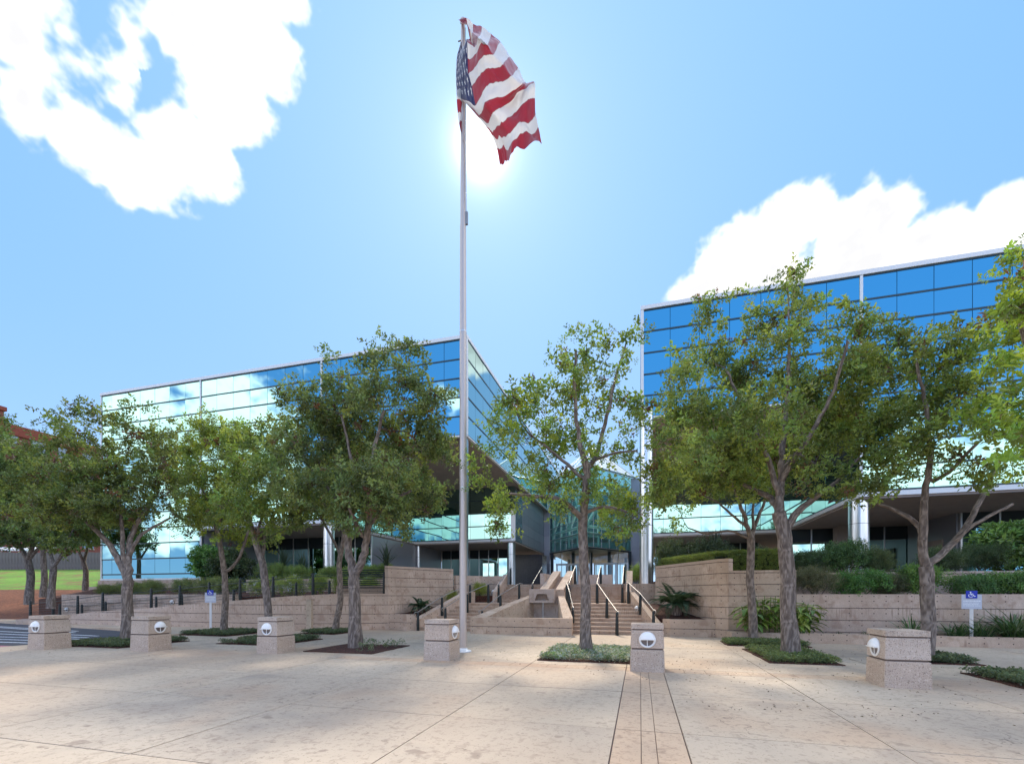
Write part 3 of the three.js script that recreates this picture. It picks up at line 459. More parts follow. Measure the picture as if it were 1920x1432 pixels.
{
  // right building ------------------------------------------------------------------------------
  const o = thing('office_building', 'right office block of deep blue mirror glass, cropped by the frame', 'building');
  const XA = 0.10, X1 = 10.03, X2 = 19.95, XE = 34, ZF = -25.3, ZR = -38.0, ZB = -58;
  slabBox(o, 'building_core', M.backing, XA + 0.06, XE, 10.98, 16.55, ZB, ZF - 0.06);
  slabBox(o, 'building_core', M.backing, X1 + 0.06, XE, 6.22, 10.97, ZB, ZF - 0.06);
  slabBox(o, 'building_core', M.backing, XA + 0.3, X1 + 0.05, 6.22, 10.97, ZB, ZR - 0.06);
  curtain(o, XA, ZF, 1, 0, 7, (X1 - XA) / 7, TOP, 5, BAND, M.glass);
  curtain(o, X1, ZF, 1, 0, 7, (X2 - X1) / 7, TOP, 9, BAND, M.glass);
  curtain(o, X2, ZF, 1, 0, 4, (XE - X2) / 4, TOP, 9, BAND, M.glass);
  curtain(o, XA, ZB, 0, 1, 8, (ZF - ZB) / 8, TOP, 5, BAND, M.glass);
  curtain(o, X1, ZR, 0, 1, 6, (ZF - ZR) / 6, 10.9, 4, BAND, M.glass);
  curtain(o, XA + 0.3, ZR, 1, 0, 7, (X1 - XA - 0.3) / 7, 10.9, 4, BAND, M.glass);
  part(o, 'roof_coping', bx(XA - 0.06, XE, 16.6, 16.8, ZB, ZF + 0.1), M.white);
  for (const x of [X1, X2]) part(o, 'bay_mullion', bx(x - 0.06, x + 0.06, 6.3, 16.6, ZF, ZF + 0.075), M.white);
  part(o, 'bay_mullion', bx(XA - 0.05, XA + 0.1, 10.92, 16.6, ZF - 0.12, ZF + 0.08), M.white);
  part(o, 'fascia', bx(X1 - 0.05, XE, 6.2, TOP - 9 * BAND - 0.05, ZF - 0.1, ZF + 0.06), M.white);
  part(o, 'fascia', bx(X1 - 0.06, X1 + 0.1, 6.2, 6.38, ZR, ZF - 0.11), M.white);
  part(o, 'fascia', bx(XA + 0.3, X1 - 0.07, 6.2, 6.38, ZR - 0.1, ZR + 0.06), M.white);
  part(o, 'fascia', bx(XA - 0.05, X1, 10.86, 10.94, ZF - 0.12, ZF + 0.09), M.white);
  part(o, 'fascia', bx(XA - 0.06, XA + 0.1, 10.86, 10.94, ZB, ZF - 0.125), M.white);
  part(o, 'soffit', bx(XA + 0.02, X1 - 0.02, 10.88, 10.955, ZB, ZF - 0.13), M.soffit);
  part(o, 'soffit', bx(X1 + 0.105, XE, 6.1, 6.2, ZB, ZF - 0.02), M.soffit);
  part(o, 'soffit', bx(XA + 0.3, X1 + 0.1, 6.1, 6.195, ZB, ZR + 0.05), M.soffit);
  steelColumn(o, XA + 0.22, -23.85, 2.12, 10.86, 0.33);
  steelColumn(o, X1 + 0.15, ZF - 0.6, 2.1, 6.1, 0.42);
  steelColumn(o, X2 + 0.15, ZF - 0.6, 2.1, 6.1, 0.42);
  storefront(o, X1 - 0.1, 17, -36, 2.17, 6.1, 5); storefront(o, 17, XE, -31, 2.17, 6.1, 10); storefront(o, 1.4, X1 - 0.2, -44, 2.17, 6.1, 6);
  part(o, 'side_wall', bx(16.85, 17.05, 2.17, 6.1, -35.9, -31.1), M.greyPanel[2]);
  part(o, 'side_door', bx(16.78, 16.84, 2.17, 4.8, -34.6, -32.2), M.soffit);
  part(o, 'grey_wall', bx(12.5, 13.6, 2.17, 6.1, -35.6, -34.9), M.soffit);
}
{
  // glazed entrance hall between the two
  const o = thing('entrance_hall', 'pointed teal glass entrance bay with white truss between the office blocks', 'building');
  const teal = new THREE.MeshPhysicalMaterial({ color: lin(0.74, 0.95, 0.90), roughness: 0.03, transmission: 0.95, thickness: 0, ior: 1.6, side: THREE.DoubleSide });
  const clear = new THREE.MeshPhysicalMaterial({ color: lin(0.90, 0.97, 0.95), roughness: 0.02, transmission: 0.96, thickness: 0 });
  const L = [-9.6, -50.3], P = [-5.0, -44.0], R = [-0.9, -50.3], yb = 6.2, ye = 13.9;
  const face = (A, B, n) => {
    const dx = (B[0] - A[0]), dz = (B[1] - A[1]), l = Math.hypot(dx, dz), ux = dx / l, uz = dz / l, nx = -uz, nz = ux, w = l / n, rows = [1.35, 1.25, 1.3, 1.3, 1.25, 1.25];
    for (let c = 0; c < n; c++) { let y = yb; for (const h of rows) { const m = part(o, 'glass_pane', new THREE.BoxGeometry(w - 0.03, h - 0.03, 0.015), teal); m.position.set(A[0] + ux * (c + 0.5) * w, y + h / 2, A[1] + uz * (c + 0.5) * w); m.rotation.y = Math.atan2(-uz, ux); y += h; } }
    let y = yb; for (const h of [0, ...rows]) { y += h; part(o, 'frame_bar', bar([A[0], y, A[1]], [B[0], y, B[1]], 0.035, 6), M.alu); }
    for (let c = 0; c <= n; c++) part(o, 'frame_bar', bar([A[0] + ux * c * w, yb, A[1] + uz * c * w], [A[0] + ux * c * w, ye, A[1] + uz * c * w], 0.03, 6), M.alu);
    // white truss just inside
    const q = (c, y) => [A[0] + ux * c * l - nx * 0.2, y, A[1] + uz * c * l - nz * 0.2];
    for (const yy of [7.55, 8.2, 10.2, 12.9]) part(o, 'truss_member', bar(q(0.02, yy), q(0.98, yy), 0.14), M.white);
    for (const c of [0.06, 0.30, 0.54, 0.78, 0.96]) part(o, 'truss_member', bar(q(c, 6.4), q(c, 13), 0.13), M.white);
    for (const [c0, y0, c1, y1] of [[0.06, 8.2, 0.3, 10.2], [0.3, 10.2, 0.54, 8.2], [0.54, 8.2, 0.78, 10.2], [0.78, 10.2, 0.96, 8.2], [0.06, 8.2, 0.54, 12.9], [0.54, 12.9, 0.96, 8.4]]) part(o, 'truss_member', bar(q(c0, y0), q(c1, y1), 0.15), M.white);
  };
  face(L, P, 6); face(P, R, 6);
  part(o, 'bay_underside', prism([L, P, R], 6.05, 6.18), M.mullion);
  part(o, 'bay_floor', prism([[-9.3, -50.3], [-5, -44.5], [-1.2, -50.3]], 7.2, 7.35), M.white);
  part(o, 'inner_wall', bx(-10.2, 0.4, 6.2, 13.8, -56, -55.8), std({ color: lin(0.16, 0.24, 0.25), roughness: 0.6 }));
  // hipped glass roof
  const ap = [-5, 18.2, -52.5], E = [[-9.9, -50.2], [-5.0, -43.7], [-0.5, -50.2], [-0.5, -56.5], [-9.9, -56.5]];
  for (let i = 0; i < 5; i++) {
    const a = E[i], b = E[(i + 1) % 5], g = new THREE.BufferGeometry(); g.setAttribute('position', new THREE.Float32BufferAttribute([a[0], 13.95, a[1], b[0], 13.95, b[1], ...ap], 3)); g.setAttribute('uv', new THREE.Float32BufferAttribute([0, 0, 1, 0, 0.5, 1], 2)); g.computeVertexNormals();
    part(o, 'roof_pane', g, new THREE.MeshPhysicalMaterial({ color: lin(0.86, 0.95, 0.95), roughness: 0.06, transmission: 0.8, thickness: 0, side: THREE.DoubleSide }));
    part(o, 'roof_rib', bar([a[0], 13.95, a[1]], ap, 0.06, 6), M.white); part(o, 'roof_eave', bar([a[0], 13.92, a[1]], [b[0], 13.92, b[1]], 0.08, 6), M.alu);
    for (const k of [0.33, 0.67]) part(o, 'roof_rib', bar([lerp(a[0], b[0], k), 13.96, lerp(a[1], b[1], k)], ap, 0.035, 6), M.white);
  }
  // grey panelled walls on both sides
  for (let j = 0; j < 8; j++) { const y0 = 2.17 + j * 1.47; part(o, 'wall_panel', bx(-0.88, 0.38, y0, y0 + 1.45, -50.6, -50.35), M.greyPanel[j % 3]); part(o, 'wall_panel', bx(-10.27, -9.62, y0, y0 + 1.45, -50.6, -50.35), M.greyPanel[(j + 1) % 3]); }
  // doors and glazed screen
  for (const x of [-9.2, -6.9, -5.0, -3.1, -1.0]) part(o, 'door_post', bx(x - 0.16, x + 0.16, 2.17, 6.05, -49.6, -49.3), x === -9.2 || x === -1.0 ? M.backing : M.mullion);
  for (const x0 of [-8.7, -4.7]) {
    part(o, 'door_header', bx(x0, x0 + 3.5, 4.75, 4.95, -49.25, -49.05), M.white);
    for (let k = 0; k < 3; k++) {
      const xa = x0 + k * 1.16, d = part(o, 'door', bx(xa + 0.17, xa + 1.06, 2.3, 4.74, -49.17, -49.15), clear);
      for (const [a, b] of [[xa + 0.02, xa + 0.17], [xa + 1.06, xa + 1.16]]) part(d, 'door_frame', bx(a, b, 2.17, 4.75, -49.22, -49.08), M.white);
      part(d, 'door_handle', bx(xa + 0.95, xa + 1.0, 3.1, 3.7, -49.07, -49.03), M.alu);
    }
  }
  part(o, 'clerestory', bx(-9.0, -1.2, 5.0, 6.0, -49.7, -49.68), clear);
  for (const x of [-8.6, -6.4, -3.4, -1.6]) part(o, 'lobby_column', new THREE.CylinderGeometry(0.22, 0.22, 3.9, 16).translate(x, 4.1, -58), M.greyPanel[0]);
  part(o, 'lobby_desk', bx(-7.6, -5.2, 2.17, 3.25, -56.5, -55.7), M.granite);
  part(o, 'lobby_ceiling', bx(-9.5, -0.9, 6.06, 6.16, -66, -50.4), M.soffit);
  for (let k = 0; k < 6; k++) part(o, 'rear_window_post', bx(-9.3 + k * 1.65, -9.2 + k * 1.65, 2.17, 6.05, -66, -65.9), M.mullion);
  // tension rods under the point of the bay
  for (const x of [-8, -5, -2.2]) part(o, 'hanger_rod', bar([x, 2.17, -48.6], [x, 6.1, -48.6], 0.04, 6), M.alu);
}
{
  // brick building beyond the fence, far left
  const o = thing('brick_building', 'tall red brick building with tiled parapet far left', 'building');
  const pt = (px, b) => { const a = (px - 960) / 865 * b; return [CS * a - SN * b, -SN * a - CS * b]; };
  const A = pt(-160, 62), B = pt(190, 83), u = [B[0] - A[0], B[1] - A[1]], l = Math.hypot(...u), d = [u[0] / l, u[1] / l], n = [d[1], -d[0]], bk = (p, k) => [p[0] + n[0] * k, p[1] + n[1] * k];
  const at = (s, k = 0) => [A[0] + d[0] * s + n[0] * k, A[1] + d[1] * s + n[1] * k];
  part(o, 'brick_wall', prism([A, B, bk(B, 14), bk(A, 14)], 2, 26.3), M.brick);
  part(o, 'parapet', prism([at(-0.3, -0.35), at(l + 0.3, -0.35), bk(B, 14.3), bk(A, 14.3)], 26.3, 27.9), M.tileRoof);
  part(o, 'stair_tower', prism([at(l * 0.28, -0.2), at(l * 0.40, -0.2), at(l * 0.40, 5), at(l * 0.28, 5)], 27.9, 29.6), M.brick);
  part(o, 'tower_roof', prism([at(l * 0.27, -0.5), at(l * 0.41, -0.5), at(l * 0.41, 5.4), at(l * 0.27, 5.4)], 29.6, 30.2), M.tileRoof);
  for (let s = 2; s < l - 2.4; s += 3.4) for (let y = 6; y < 25; y += 3.7) { const w = part(o, 'window', prism([at(s, -0.04), at(s + 1.7, -0.04), at(s + 1.7, 0.1), at(s, 0.1)], y, y + 1.8), M.window); part(w, 'window_sill', prism([at(s - 0.1, -0.14), at(s + 1.8, -0.14), at(s + 1.8, 0), at(s - 0.1, 0)], y - 0.16, y - 0.01), M.soffit); }
  const f = thing('boundary_fence', 'weathered grey board fence at the top of the lawn', 'fence');
  const F0 = pt(-140, 58), F1 = pt(215, 58), fl = Math.hypot(F1[0] - F0[0], F1[1] - F0[1]), fd = [(F1[0] - F0[0]) / fl, (F1[1] - F0[1]) / fl];
  for (let s = 0; s < fl - 0.1; s += 0.4) { const p = (q, k) => [F0[0] + fd[0] * q - fd[1] * k, F0[1] + fd[1] * q + fd[0] * k], t = 6.95 + (rnd() - 0.5) * 0.09; part(f, 'fence_board', prism([p(s, 0), p(s + 0.385, 0), p(s + 0.385, 0.04 + rnd() * 0.02), p(s, 0.05)], 4.4, t), M.fence); }
  const c = thing('carport', 'white metal carport roof showing above the fence', 'carport');
  const C0 = pt(-60, 64), C1 = pt(52, 64), cb = (p, k) => [p[0] - SN * k, p[1] - CS * k];
  part(c, 'roof', prism([C0, C1, cb(C1, 4), cb(C0, 4)], [7.7, 7.7, 8.4, 8.4], [7.95, 7.95, 8.65, 8.65]), M.white);
  for (const k of [0.03, 0.35, 0.67, 0.97]) for (const q of [0.15, 3.8]) { const p = cb([lerp(C0[0], C1[0], k), lerp(C0[1], C1[1], k)], q); part(c, 'post', bx(p[0] - 0.06, p[0] + 0.06, 4.6, 7.9, p[1] - 0.06, p[1] + 0.06), M.white); }
}

// ------------------------------------------------------------------ bollards with hooded lamps
function taper(w0, w1, y0, y1) { const g = new RoundedBoxGeometry(1, 1, 1, 3, 0.03), p = g.attributes.position, uv = g.attributes.uv, n = g.attributes.normal; for (let i = 0; i < p.count; i++) { const t = p.getY(i) + 0.5, w = lerp(w0, w1, t); p.setXYZ(i, p.getX(i) * w, lerp(y0, y1, t), p.getZ(i) * w); if (Math.abs(n.getX(i)) > 0.6) uv.setXY(i, p.getZ(i) + 0.4, p.getY(i)); else uv.setXY(i, p.getX(i), Math.abs(n.getY(i)) > 0.6 ? p.getZ(i) : p.getY(i)); } return g; }
const boll = { low: taper(0.70, 0.675, -0.04, 0.455), core: taper(0.62, 0.60, 0, 0.9), up: taper(0.675, 0.65, 0.485, 0.86), cap: taper(0.665, 0.66, 0.885, 0.985),
  ring: new THREE.TorusGeometry(0.112, 0.016, 8, 32), hood: new THREE.SphereGeometry(0.122, 24, 12, 0, Math.PI * 2, 0, Math.PI / 2).scale(1, 1, 0.95), lens: new THREE.CylinderGeometry(0.108, 0.108, 0.05, 28).rotateX(Math.PI / 2), cross: new THREE.BoxGeometry(0.012, 0.11, 0.012), brim: new THREE.BoxGeometry(0.235, 0.014, 0.10) };
{ // capped hood: a quarter sphere on the wall side
  const g = boll.hood, p = g.attributes.position; for (let i = 0; i < p.count; i++) p.setZ(i, Math.max(0, p.getZ(i)));
  g.computeVertexNormals();
}
for (const [x, z, face, label] of [
  [4.41, -9.72, 'left', 'nearest square concrete bollard at far right, lamp on its left side'],
  [0.15, -10.33, 'front', 'square concrete bollard at the end of the paver strip, lamp facing forward'],
  [-4.80, -10.72, 'right', 'square concrete bollard beside the flagpole, lamp on its right side'],
  [-9.80, -10.66, 'front', 'square concrete bollard left of the mulched tree bed, lamp facing forward'],
  [-13.70, -10.12, 'right', 'square concrete bollard next to the big left tree, lamp on its right side'],
  [-17.05, -9.62, 'front', 'leftmost square concrete bollard, in front of the car park'],
]) {
  const o = thing('lamp_bollard', label, 'bollard', [x, 0, z], 'concrete lamp bollards along the plaza');
  const bm = () => M.bollards[Math.floor(rnd() * 3)], q = () => Math.floor(rnd() * 4) * Math.PI / 2 + (rnd() - 0.5) * 0.02;
  part(o, 'base_block', boll.low, bm()).rotation.y = q(); part(o, 'joint_core', boll.core, M.joint); part(o, 'upper_block', boll.up, bm()).rotation.y = q(); part(o, 'cap', boll.cap, bm()).rotation.y = q();
  const l = new THREE.Group(); l.name = 'lamp'; l.rotation.y = { front: 0, right: Math.PI / 2, left: -Math.PI / 2 }[face]; l.position.y = 0.665; l.scale.set(1.32, 1.32, 1); o.add(l);
  const put = (n, g, m, px, py, pz) => part(l, n, g, m).position.set(px, py, pz);
  put('lamp_ring', boll.ring, M.lampWhite, 0, 0, 0.345); put('lamp_hood', boll.hood, M.lampWhite, 0, 0.004, 0.33); put('lamp_lens', boll.lens, M.lens, 0, 0, 0.318); put('lamp_guard', boll.cross, M.lampWhite, 0, -0.055, 0.35); put('lamp_brim', boll.brim, M.lampWhite, 0, 0.006, 0.37);
}

// ------------------------------------------------------------------ flagpole and flag
const FP = [-4.80, -12.15];
{
  const o = thing('flagpole', 'tall pale metal flagpole standing on the plaza', 'flagpole', [FP[0], 0, FP[1]]);
  const pr = [[0.0, 0], [0.10, 0], [0.10, 4], [0.096, 8.99], [0.093, 9.0], [0.085, 12], [0.078, 12.01], [0.06, 17.6], [0.05, 17.68], [0, 17.7]].map((p) => new THREE.Vector2(...p));
  part(o, 'pole_shaft', new THREE.LatheGeometry(pr, 28), M.pole);
  part(o, 'base_collar', new THREE.LatheGeometry([[0, -0.01], [0.24, -0.01], [0.24, 0.02], [0.21, 0.045], [0.14, 0.06], [0.12, 0.10], [0.102, 0.105]].map((p) => new THREE.Vector2(...p)), 28), M.lampWhite);
  for (const y of [4.6, 9.0]) part(o, 'pole_joint', new THREE.CylinderGeometry(0.102, 0.102, 0.03, 24, 1, true).translate(0, y, 0), M.alu);
  part(o, 'halyard_cleat', bx(0.07, 0.14, 12.0, 12.35, -0.03, 0.03), M.rail);
  part(o, 'halyard', bar([0.11, 12.1, 0.03], [0.08, 17.5, 0.03], 0.008, 5), M.rail);
  part(o, 'truck_ball', new THREE.SphereGeometry(0.09, 16, 12).translate(0, 17.74, 0), M.pole);
}
{
  const W = 1520, H = 800, cv = document.createElement('canvas'); cv.width = W; cv.height = H; const c = cv.getContext('2d');
  for (let i = 0; i < 13; i++) { c.fillStyle = i % 2 ? '#d3cfcc' : '#932636'; c.fillRect(0, i * H / 13, W, H / 13 + 1); }
  c.fillStyle = '#1d2350'; c.fillRect(0, 0, W * 0.4, H * 7 / 13); c.fillStyle = '#dcdad8';
  for (let r = 0; r < 9; r++) for (let k = 0; k < (r % 2 ? 5 : 6); k++) {
    const x = W * 0.4 * (2 * k + 1 + (r % 2)) / 12, y = H * 7 / 13 * (r + 1) / 10; c.beginPath();
    for (let q = 0; q < 10; q++) { const a = -Math.PI / 2 + q * Math.PI / 5, R = q % 2 ? 8.5 : 21; c.lineTo(x + Math.cos(a) * R, y + Math.sin(a) * R); } c.fill();
  }
  c.fillStyle = 'rgba(120,90,90,0.5)'; for (let i = 1; i < 13; i++) c.fillRect(0, i * H / 13 - 1.5, W, 3);
  c.fillStyle = '#eeece8'; c.fillRect(0, 0, 14, H);
  const map = new THREE.CanvasTexture(cv); map.colorSpace = THREE.SRGBColorSpace; map.anisotropy = 8;
  // lines of the cloth from the hoist to the fly, one for each stripe edge: metres to the right of the pole, height, and metres towards the viewer
  const ROW = [
    [[-0.05, 17.20, 0.02], [0.12, 16.98, 0.15], [0.21, 16.94, 0.30], [0.15, 17.05, 0.45], [-0.13, 17.73, 0.10]],
    [[-0.11, 16.97, 0.02], [0.13, 16.97, 0.15], [0.24, 16.88, 0.30], [0.22, 16.91, 0.45], [0.10, 17.69, 0.10]],
    [[-0.17, 16.75, 0.02], [0.13, 16.95, 0.15], [0.29, 16.82, 0.30], [0.30, 16.78, 0.45], [0.29, 17.60, 0.10]],
    [[-0.19, 16.55, 0.00], [0.17, 16.49, 0.51], [0.44, 16.02, 0.91], [0.51, 15.72, 1.25], [0.55, 17.17, 0.35]],
    [[-0.20, 16.32, 0.00], [0.18, 16.09, 0.55], [0.51, 15.84, 0.95], [0.73, 15.63, 1.25], [0.81, 16.95, 0.35]],
    [[-0.20, 16.10, 0.00], [0.20, 15.68, 0.58], [0.56, 15.54, 0.98], [0.90, 15.42, 1.25], [1.07, 16.73, 0.35]],
    [[-0.19, 15.87, 0.00], [0.29, 15.30, 0.60], [0.68, 15.22, 1.00], [1.15, 15.11, 1.25], [1.34, 16.36, 0.35]],
    [[-0.16, 15.64, 0.00], [0.40, 14.77, 0.60], [0.81, 14.93, 1.00], [1.36, 14.80, 1.25], [1.56, 16.01, 0.35]],
    [[0.12, 15.30, 0.10], [0.56, 14.53, 0.59], [0.76, 14.45, 0.99], [1.64, 14.57, 1.25], [1.75, 15.67, 0.35]],
    [[0.43, 14.85, 0.20], [0.76, 14.36, 0.56], [0.95, 14.26, 0.96], [1.53, 14.69, 0.90], [1.95, 14.73, 1.25]],
    [[0.65, 14.49, 0.30], [0.92, 14.15, 0.52], [1.15, 13.99, 0.92], [1.56, 14.33, 0.90], [1.97, 14.34, 1.25]],
    [[0.81, 14.26, 0.30], [1.06, 14.00, 0.47], [1.32, 13.76, 0.87], [1.64, 13.96, 0.90], [1.98, 13.84, 1.25]],
    [[0.96, 13.87, 0.30], [1.17, 13.79, 0.42], [1.35, 13.46, 0.82], [1.69, 13.69, 0.90], [2.05, 13.48, 1.25]],
    [[1.04, 13.44, 0.30], [1.23, 13.45, 0.36], [1.35, 13.25, 0.76], [1.64, 13.37, 0.90], [2.14, 13.07, 1.25]],
  ];
  const NU = 72, NV = 78, pos = [], uv = [], idx = [], US = [0, 0.4, 0.6, 0.8, 1];
  const cr = (p0, p1, p2, p3, t) => 0.5 * (2 * p1 + (p2 - p0) * t + (2 * p0 - 5 * p1 + 4 * p2 - p3) * t * t + (3 * p1 - p0 - 3 * p2 + p3) * t * t * t);
  const rowAt = (k, u) => { let i = 0; while (i < 3 && u > US[i + 1]) i++; const t = (u - US[i]) / (US[i + 1] - US[i]), g = (j) => ROW[k][clamp(j, 0, 4)], cre = k < 9 && k > 2; return [0, 1, 2].map((q) => cr(cre && i === 3 ? 2 * g(3)[q] - g(4)[q] : g(i - 1)[q], g(i)[q], g(i + 1)[q], cre && i === 2 ? 2 * g(3)[q] - g(2)[q] : g(i + 2)[q], t)); };   // the cloth folds sharply at the fourth column
  for (let j = 0; j <= NV; j++) for (let i = 0; i <= NU; i++) {
    const u = i / NU, v = j / NV, f = v * 13, k = Math.min(12, Math.floor(f)), t = f - k, R = [k - 1, k, k + 1, k + 2].map((q) => rowAt(clamp(q, 0, 13), u)), p = [0, 1, 2].map((q) => cr(R[0][q], R[1][q], R[2][q], R[3][q], t));
    const wr = Math.sin(u * 17 + v * 9) * 0.045 * smooth(0.05, 0.4, u) + Math.sin(v * 30 - u * 24) * 0.035 * smooth(0.45, 0.9, u) * smooth(0.4, 0.8, v) + (fbm3(u * 11, v * 11, 2, 4) - 0.5) * 0.26 * smooth(0, 0.4, u);
    const rx = p[0], dz = p[2] + wr;                                   // to the right and towards the plaza
    pos.push(CS * rx + SN * dz, p[1], -SN * rx + CS * dz); uv.push(u, 1 - v);
    if (i < NU && j < NV) { const a = j * (NU + 1) + i; idx.push(a, a + NU + 1, a + 1, a + 1, a + NU + 1, a + NU + 2); }
  }
  const g = new THREE.BufferGeometry(); g.setAttribute('position', new THREE.Float32BufferAttribute(pos, 3)); g.setAttribute('uv', new THREE.Float32BufferAttribute(uv, 2)); g.setIndex(idx); g.computeVertexNormals();
  const o = thing('flag', 'red, white and blue striped flag with white stars flying from the pole', 'flag', [FP[0], 0, FP[1]]);
  part(o, 'flag_cloth', g, new THREE.MeshPhysicalMaterial({ map, roughness: 0.95, transmission: 0.52, thickness: 0, side: THREE.DoubleSide }));
  for (const y of [17.2, 15.62]) part(o, 'snap_hook', bar([0.05, y, 0.02], [-0.14, y, 0.02], 0.018, 6), M.rail);
  { // the loose lower hoist: a narrow strip still hanging along the pole
    const ps = [], us = [], ix = [], N = 24; for (let i = 0; i <= N; i++) { const t = i / N, w = lerp(0.17, 0.03, t) + 0.015 * Math.sin(t * 14), x0 = -0.17 + 0.16 * t * t; for (const [k, s] of [[0, 0], [1, 0.5], [2, 1]]) { const rx = x0 + w * s, dz = 0.10 + 0.04 * Math.sin(t * 9 + k) + (k === 1 ? 0.05 : 0); ps.push(CS * rx + SN * dz, lerp(15.66, 14.3, t), -SN * rx + CS * dz); us.push(0.02 + 0.03 * s, 1 - lerp(7.1, 11.6, t) / 13); } if (i < N) for (const k of [0, 1]) { const q = i * 3 + k; ix.push(q, q + 3, q + 1, q + 1, q + 3, q + 4); } }
    const sg = new THREE.BufferGeometry(); sg.setAttribute('position', new THREE.Float32BufferAttribute(ps, 3)); sg.setAttribute('uv', new THREE.Float32BufferAttribute(us, 2)); sg.setIndex(ix); sg.computeVertexNormals(); part(o, 'hoist_strip', sg, o.children[0].material); }
}

// ------------------------------------------------------------------ accessible-parking signs
function parkingSign(at, turn, label, postH) {
  const o = thing('parking_sign', label, 'sign', at, 'blue and white parking signs'); o.rotation.y = turn;
  part(o, 'sign_post', bx(-0.045, 0.045, -0.1, postH, -0.03, 0.0), M.alu);
  const cv = document.createElement('canvas'); cv.width = 256; cv.height = 256; const c = cv.getContext('2d'); c.fillStyle = '#c9ccd8'; c.fillRect(0, 0, 256, 256);
  c.fillStyle = '#f4f5f8'; const r = mulberry(9); for (const [y, h] of [[104, 18], [142, 10], [168, 10], [194, 10]]) for (let x = 22; x < 226;) { const w = 8 + r() * 14; c.fillRect(x, y, w, h); x += w + 4 + (r() < 0.2 ? 8 : 0); }
  const m1 = new THREE.CanvasTexture(cv); m1.colorSpace = THREE.SRGBColorSpace;
  const p = part(o, 'sign_plate', new RoundedBoxGeometry(0.46, 0.46, 0.012, 2, 0.006), std({ color: lin(0.6, 0.61, 0.66), roughness: 0.5 })); p.position.set(0, postH - 0.06, 0.008);
  const f = part(p, 'sign_print', new THREE.PlaneGeometry(0.45, 0.45), std({ map: m1, roughness: 0.5 })); f.position.z = 0.009;
  const cb = document.createElement('canvas'); cb.width = 256; cb.height = 256; const b = cb.getContext('2d'); b.fillStyle = '#1f37b4'; b.fillRect(0, 0, 256, 256); b.fillStyle = b.strokeStyle = '#f4f6ff'; b.lineCap = 'round'; b.lineJoin = 'round';
  b.beginPath(); b.arc(104, 46, 19, 0, 7); b.fill(); b.lineWidth = 20; b.beginPath(); b.moveTo(106, 76); b.lineTo(114, 140); b.lineTo(168, 140); b.lineTo(190, 192); b.lineTo(216, 184); b.stroke(); b.beginPath(); b.moveTo(112, 104); b.lineTo(156, 104); b.stroke();
  b.lineWidth = 16; b.beginPath(); b.arc(112, 164, 54, -2.1 - 0.2, 0.55, true); b.stroke();
  const m2 = new THREE.CanvasTexture(cb); m2.colorSpace = THREE.SRGBColorSpace;
  const s = part(o, 'symbol_plate', new RoundedBoxGeometry(0.26, 0.24, 0.012, 2, 0.006), std({ color: lin(0.014, 0.038, 0.45), roughness: 0.45 })); s.position.set(0, postH + 0.17, 0.026);
  const sp = part(s, 'wheelchair_symbol', new THREE.PlaneGeometry(0.25, 0.23), std({ map: m2, roughness: 0.45 })); sp.position.z = 0.009;
}
parkingSign([10.12, 0.22, -17.95], -0.45, 'blue wheelchair parking sign on a post by the right wall', 1.22);
parkingSign([-19.0, 0.05, -16.7], 0.5, 'blue wheelchair parking sign in front of the ramp wall', 1.48);

// ------------------------------------------------------------------ handrails and cable fences
const postGeo = (h) => new THREE.LatheGeometry([[0, 0], [0.068, 0], [0.064, h * 0.5], [0.052, h - 0.04], [0.042, h - 0.008], [0, h]].map((p) => new THREE.Vector2(...p)), 14);
const postG = {};
function addPost(o, x, y, z, h) { const k = h.toFixed(2); postG[k] ??= postGeo(h); const p = part(o, 'post', postG[k], M.black); p.position.set(x, y, z); }
function handrail(label, posts, hook = 0.22) {
  const o = thing('stair_handrail', label, 'handrail', [0, 0, 0], 'stair handrails with black posts');
  for (const [x, y, z, h] of posts) addPost(o, x, y - 0.04, z, h + 0.04);
  const T = posts.map(([x, y, z, h]) => V(x, y + h + 0.035, z)), a = T[0], b = T[T.length - 1], d0 = a.clone().sub(T[1]).setY(0).normalize(), d1 = b.clone().sub(T[T.length - 2]).setY(0).normalize();
  part(o, 'rail', tube([a.clone().addScaledVector(d0, hook * 0.4).add(V(0, -0.19, 0)), a.clone().addScaledVector(d0, hook).add(V(0, -0.14, 0)), a.clone().addScaledVector(d0, hook).add(V(0, -0.04, 0)), a.clone().addScaledVector(d0, hook * 0.4), ...T, b.clone().addScaledVector(d1, 0.28)], 0.018, 10, 60), M.rail);
  for (const [i, t] of T.entries()) part(o, 'rail_bracket', bar([t.x, t.y - 0.05, t.z], [t.x, t.y, t.z], 0.012, 6), M.rail);
}
handrail('handrail down the middle of the lower right stairs', [[-0.87, 0, -18.66, 0.92], [-1.36, 0.6, -20.1, 0.86], [-1.9, 1.2, -21.6, 0.9]]);
handrail('handrail beside the right cheek wall of the lower right stairs', [[0.52, 0.15, -18.95, 0.82], [0.02, 0.75, -20.3, 0.86], [-0.5, 1.2, -21.55, 0.9]]);
handrail('handrail along the fountain side of the lower right stairs', [[-2.72, 0.45, -19.4, 0.62], [-3.05, 0.9, -20.6, 0.85], [-3.3, 1.2, -21.5, 0.9]]);
handrail('handrail beside the channel on the upper right stairs', [[-3.36, 1.2, -22.6, 0.92], [-3.36, 2.17, -24.85, 0.9]], 0.12);
handrail('handrail down the middle of the upper right stairs', [[-2.0, 1.2, -22.6, 0.92], [-2.0, 2.17, -24.85, 0.9]], 0.12);
handrail('handrail at the right edge of the upper right stairs', [[-0.8, 1.2, -22.6, 0.92], [-0.8, 2.17, -24.85, 0.9]], 0.12);
